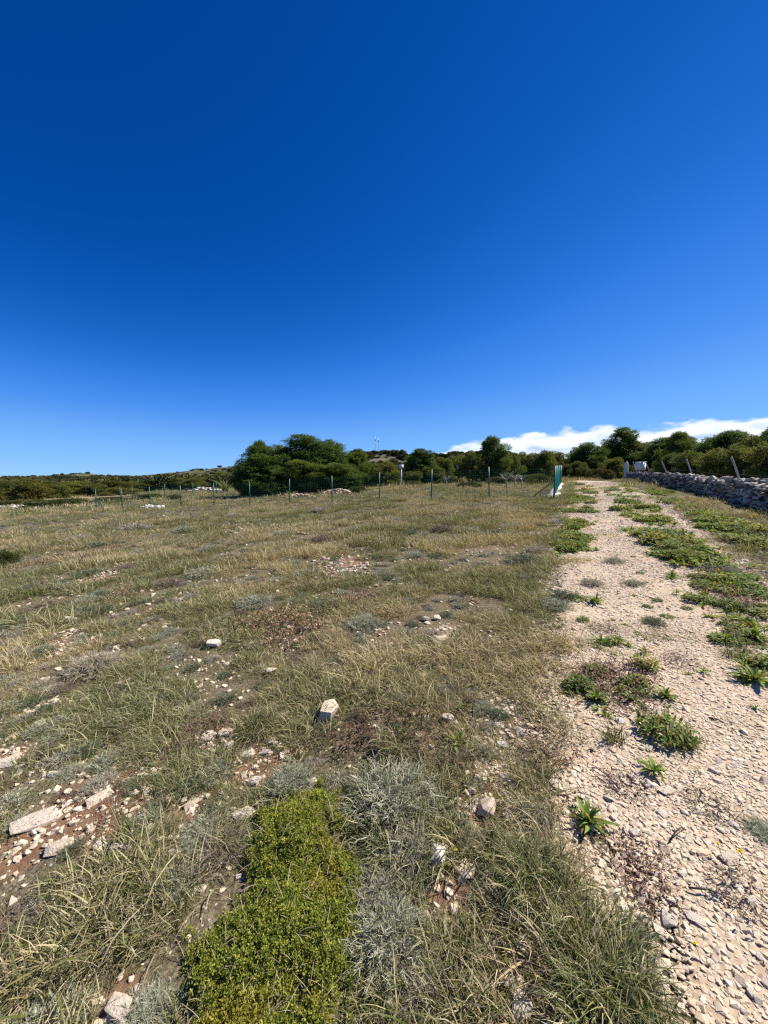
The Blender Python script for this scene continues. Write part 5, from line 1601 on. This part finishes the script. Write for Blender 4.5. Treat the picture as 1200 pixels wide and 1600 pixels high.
DK = (.62, .22, .14, .02)
tussock(850, 1395, .115, .19, 1050, 'big dark green drooping tussock beside the gravel', 81, DK, lean=.5, droop=2.0, cs=1.15)
tussock(940, 1520, .115, .19, 1050, 'dark green tussock below the biggest one, spilling onto gravel', 82, DK, lean=.55, droop=1.9, cs=1.15)
tussock(790, 1345, .08, .15, 450, 'smaller grass tussock at the upper left of the big dark one', 83, (.45, .3, .2, .05))
tussock(965, 1630, .12, .2, 900, 'tussock cut by the bottom edge right of the middle', 84, DK, cs=1.15)
tussock(690, 1500, .06, .15, 300, 'green straw mixed tussock next to the red soil', 85, (.4, .25, .3, .05))
tussock(710, 1600, .07, .15, 320, 'straw tipped tussock at the bottom centre', 86, (.35, .25, .3, .1))
tussock(345, 1335, .06, .17, 380, 'dry brown tussock hanging over red soil left of the cushion', 87, (0, .05, .45, .5), droop=2.2, lean=.8, cs=.75)
tussock(240, 1440, .11, .11, 380, 'olive grass tussock in the lower left', 88, (.4, .3, .2, .1), wind=-.6)
tussock(130, 1480, .11, .11, 320, 'straw and green tussock at the lower left edge', 89, (.3, .3, .3, .1), wind=-.6)
tussock(480, 1060, .10, .2, 500, 'arching green tussock above the white stone', 90, (.4, .3, .25, .05))
tussock(400, 1140, .10, .20, 420, 'dense green tussock right of pale stones', 91, (.5, .3, .15, .05))
tussock(230, 1130, .14, .16, 600, 'wide pale tipped tussock in the left field', 92, (.35, .3, .3, .05), wind=-.5)
tussock(820, 1215, .07, .16, 300, 'fine grass tuft at the gravel edge above the big tussock', 93, (.4, .3, .25, .05), wid=.0024)
tussock(855, 1190, .08, .14, 300, 'low grass tuft between two withered plants at the gravel edge', 94, (.3, .35, .3, .05), wid=.0024)
tussock(285, 1600, .06, .11, 160, 'dark grass tuft at the bottom left of the cushion', 95, DK)
tussock(620, 1170, .09, .2, 400, 'grass tussock over the large silver shrub', 96, (.3, .3, .3, .1))


# ------------------------------------------------------------------ stones lying about
SLAB = [hull_mesh('stone', 1000 + s, M_STONE, 13, (1, .62, .26), .4, .012, 1) for s in range(3)]
ROCK = [hull_mesh('stone', 1010 + s, M_STONE, 14, (1, .8, .5), .55, .02, 1) for s in range(4)]
ROCK_S = [hull_mesh('stone', 1020 + s, M_STONE, 15, (1, .75, .42 + .05 * (s % 3)), .65) for s in range(8)]


def stone(px, py, wpx, me, lab, rz=0.0, sz=1.0, sy=1.0, group=None, sink=.08, tilt=(0, 0)):
    p = at(px, py); dep = p[1] * math.cos(PITCH) + (CAM_Z - p[2]) * math.sin(PITCH); s = wpx * dep / F_PX
    z = float(ground_z(p[0], p[1]))
    o = link('stone', me, None, (p[0], p[1], z + s * sink), (tilt[0], tilt[1], rz), (s, s * sy, s * sz)); tag(o, lab, 'stone', group)


stone(55, 1285, 68, SLAB[0], 'long flat cream slab in the lower left', R(28), .5, .75, tilt=(.12, -.06), sink=.02); stone(158, 1247, 38, SLAB[1], 'pale tilted slab right of the long cream one', R(50), .65, .9, tilt=(.25, 0), sink=.03)
stone(190, 1322, 36, SLAB[2], 'thin grey white slab below the tilted slab', R(10), .7); stone(95, 1325, 40, SLAB[1], 'pale slab under the long cream slab', R(20), .7)
stone(513, 1118, 38, ROCK[0], 'white rock standing alone in the grass near the centre', R(80), 1.2, .9, sink=.25); stone(685, 1340, 40, SLAB[2], 'upright white wedge stone right of the cushion', R(75), 1.4, 1.0, sink=.25, tilt=(.3, .2))
stone(730, 1365, 34, ROCK[1], 'cream stone on red soil right of the white wedge', R(5), .7); stone(760, 1266, 36, ROCK[2], 'white stone at the upper rim of the big tussock', R(60), .9, sink=.2)
stone(825, 1480, 34, ROCK[3], 'stone half hidden under the big tussock', R(30), .7); stone(815, 1575, 40, ROCK[1], 'pale stone at the bottom of the picture below the tussock', R(60), .8)
stone(795, 1530, 30, ROCK[2], 'cream stone on red soil above the bottom pale stone', R(10), .7); stone(185, 1578, 44, SLAB[0], 'large cream stone at the bottom left on red soil', R(-20), 1.0, 1.0)
stone(335, 1010, 22, ROCK[0], 'small white stone below the yellow flower in the field', R(10), 1.0, sink=.25); stone(423, 1053, 18, ROCK[1], 'white stone in the grass left of the arching tussock', 0, 1.0, sink=.25)
stone(110, 972, 20, ROCK[2], 'white stone in the left field above bare chips', 0, 1.0, sink=.25); stone(12, 1193, 32, SLAB[1], 'white slab at the left edge', R(15), .8)
stone(326, 1152, 22, ROCK[3], 'left stone of the close pair in the grass', 0, .9); stone(352, 1146, 22, ROCK[0], 'right stone of the close pair in the grass', R(40), .9)
stone(300, 1255, 28, SLAB[2], 'grey flake left of the cushion among chips', R(40), .7); stone(380, 1275, 34, SLAB[0], 'pale flake touching the cushion on the left', R(30), .8)
stone(400, 1222, 22, ROCK[1], 'cream stone above the cushion on red soil', 0, .8); stone(700, 1125, 18, ROCK[0], 'small white rock beside the small green rosette', 0, 1.1, sink=.25)
stone(665, 970, 14, ROCK[2], 'white pebble at upper right of the field centre', 0, 1.0, sink=.3); stone(683, 968, 12, ROCK[3], 'white pebble right of its larger neighbour', 0, 1.0, sink=.3); stone(690, 1000, 22, SLAB[1], 'flat white stone below the pebble pair', R(10), .8)
stone(1036, 1275, 18, ROCK[3], 'whitish stone on the gravel in the lower right', R(20), .7); stone(1085, 1440, 26, SLAB[0], 'grey flat stone on the gravel below the dead stems', R(-30), .5); stone(1140, 1345, 32, SLAB[1], 'flat pinkish stone beside the left yellow flower', R(15), .5)
stone(1175, 1410, 26, SLAB[2], 'grey flat stone at lower right edge', 0, .5); stone(1045, 1440, 30, ROCK[1], 'cream stone at the edge of tussock and gravel', R(50), .7); stone(85, 1210, 20, ROCK[2], 'orange stained stone in the left foreground grass', 0, .8)
stone(1040, 1240, 24, SLAB[0], 'large pale flake on gravel right of the lone rosette', R(20), .5); stone(970, 1130, 16, ROCK[3], 'pale stone left of the sprawling weed', 0, .8)
SG = 'pale stones scattered on bare soil'
r_ = np.random.default_rng(35)
WHERE = ['right of the white wedge stone', 'just above the cushion shrub', 'around the tilted slab at lower left', 'at the bottom left corner', 'between big tussock and silver shrub', 'under the big tussock',
         'in the left field below a white stone', 'around the close pair of stones', 'beside the tan stones in mid field', 'below the pebble pair', 'beside the arching tussock', 'at the lower left edge',
         'by the white slab at the left edge', 'left of the cushion shrub', 'under the dry brown tussock', 'at the bottom edge below the tussock', 'above the tilted slab', 'at the edge of grass and gravel',
         'beside the lone white rock', 'in the left field near the greyish shrub', 'in the far left field', 'below the pale green cushion', 'below the long cream slab', 'above the big tussock']
for wi, (px, py, pr) in enumerate(BARE):
    for q in range(7 if py > 1150 else 4):
        a = r_.random() * 6.28; d_ = 1.5 * math.sqrt(r_.random()); w = (9 + 17 * r_.random() ** 2) * (1.0 if py > 1100 else .7)
        stone(px + math.cos(a) * d_ * pr * .95, py + math.sin(a) * d_ * pr * .6, w, ROCK_S[int(r_.integers(0, 8))], 'small pale stone on or near bare soil ' + WHERE[wi], r_.random() * 6.28, .8, 1, SG, .02, (r_.normal(0, .2), r_.normal(0, .2)))
for q in range(70):
    px, py = r_.uniform(880, 1200), r_.uniform(1150, 1600); p = at(px, py)
    if not (0.05 < float(track_t(p[0], p[1])) < 1): continue
    stone(px, py, 10 + 12 * r_.random() ** 2, ROCK_S[int(r_.integers(0, 8))], 'larger pale stone lying loose on the near gravel', r_.random() * 6.28, .8, 1, 'larger stones on the near gravel', .08, (r_.normal(0, .2), r_.normal(0, .2)))

# twigs on the gravel
for px, py, L_, a, lab in [(968, 1240, .14, 1.9, 'thin dark twig lying on gravel above the tussock'), (1045, 1322, .12, .5, 'forked dark twig on the gravel near dead stems'), (1075, 1395, .15, -.4, 'crooked twig on the gravel in the lower right')]:
    p = at(px, py); p[2] = float(ground_z(p[0], p[1])) + .012; b = MB(); d_ = np.array([math.cos(a), math.sin(a), 0]) * L_
    b.tube([(0, 0, 0), d_ * .4 + (.004, .006, .012), d_ * .75 + (-.004, 0, .014), d_], [.0032, .003, .0024, .0014], 5)
    b.tube([d_ * .45 + (0, 0, .012), d_ * .7 + np.array([-d_[1], d_[0], .02]) * .3], [.002, .001], 4)
    o = link('twig', b.mesh('twig', M_BARK), None, p); tag(o, lab, 'twig')


# yellow flowers
def flower(px, py, s, lab):
    p = at(px, py + 6); p[2] = float(ground_z(p[0], p[1]))
    root = link('yellow_flower', None, loc=p, rot=(R(-28), R(8), random.random()), scl=s); tag(root, lab, 'flower', 'yellow flowers')
    b = MB(); b.tube([(0, 0, 0), (.004, .002, .03), (0, 0, .06)], .0011, 5, C=(.07, .12, .03)); link('stem', b.mesh('stem', M_WEED), root)
    for q in range(9):
        Vv, F = leaf_geo(.011, .006, .5, q * .698, q, .1, 3, .35); link('petal', mesh_np('petal', Vv + (0, 0, .06), [F], M_PETAL, np.tile([.80, .62, .01], (len(Vv), 1))), root)
    b = MB(); b.tube([(0, 0, .057), (0, 0, .064)], [.003, .0035], 8, C=(.7, .42, .01)); link('flower_centre', b.mesh('flower_centre', M_PETAL), root)


for px, py, s, lab in [(1172, 1358, 1.0, 'right yellow flower of the pair on the gravel'), (1130, 1343, .85, 'left yellow flower of the pair on the gravel'), (718, 1345, .75, 'yellow flower right of the white wedge stone'), (702, 1306, .65, 'yellow flower above the white wedge stone'),
                       (752, 1251, .6, 'small yellow flower above the big tussock'), (725, 1245, .5, 'tiny yellow flower left of another above the tussock'), (324, 1005, 1.5, 'yellow flower beside the small white stone in the field'), (427, 1014, 1.1, 'yellow flower below the orange leaf patch'),
                       (737, 1022, 1.1, 'yellow flower in the grass left of the track'), (645, 1148, .9, 'yellow flower among dark dead stems'), (453, 1130, .9, 'yellow flower left of the white rock'), (1095, 1502, .7, 'small yellow flower at the lower right on gravel'), (917, 1100, .8, 'yellow flower by the withered mat')]:
    flower(px, py, s, lab)
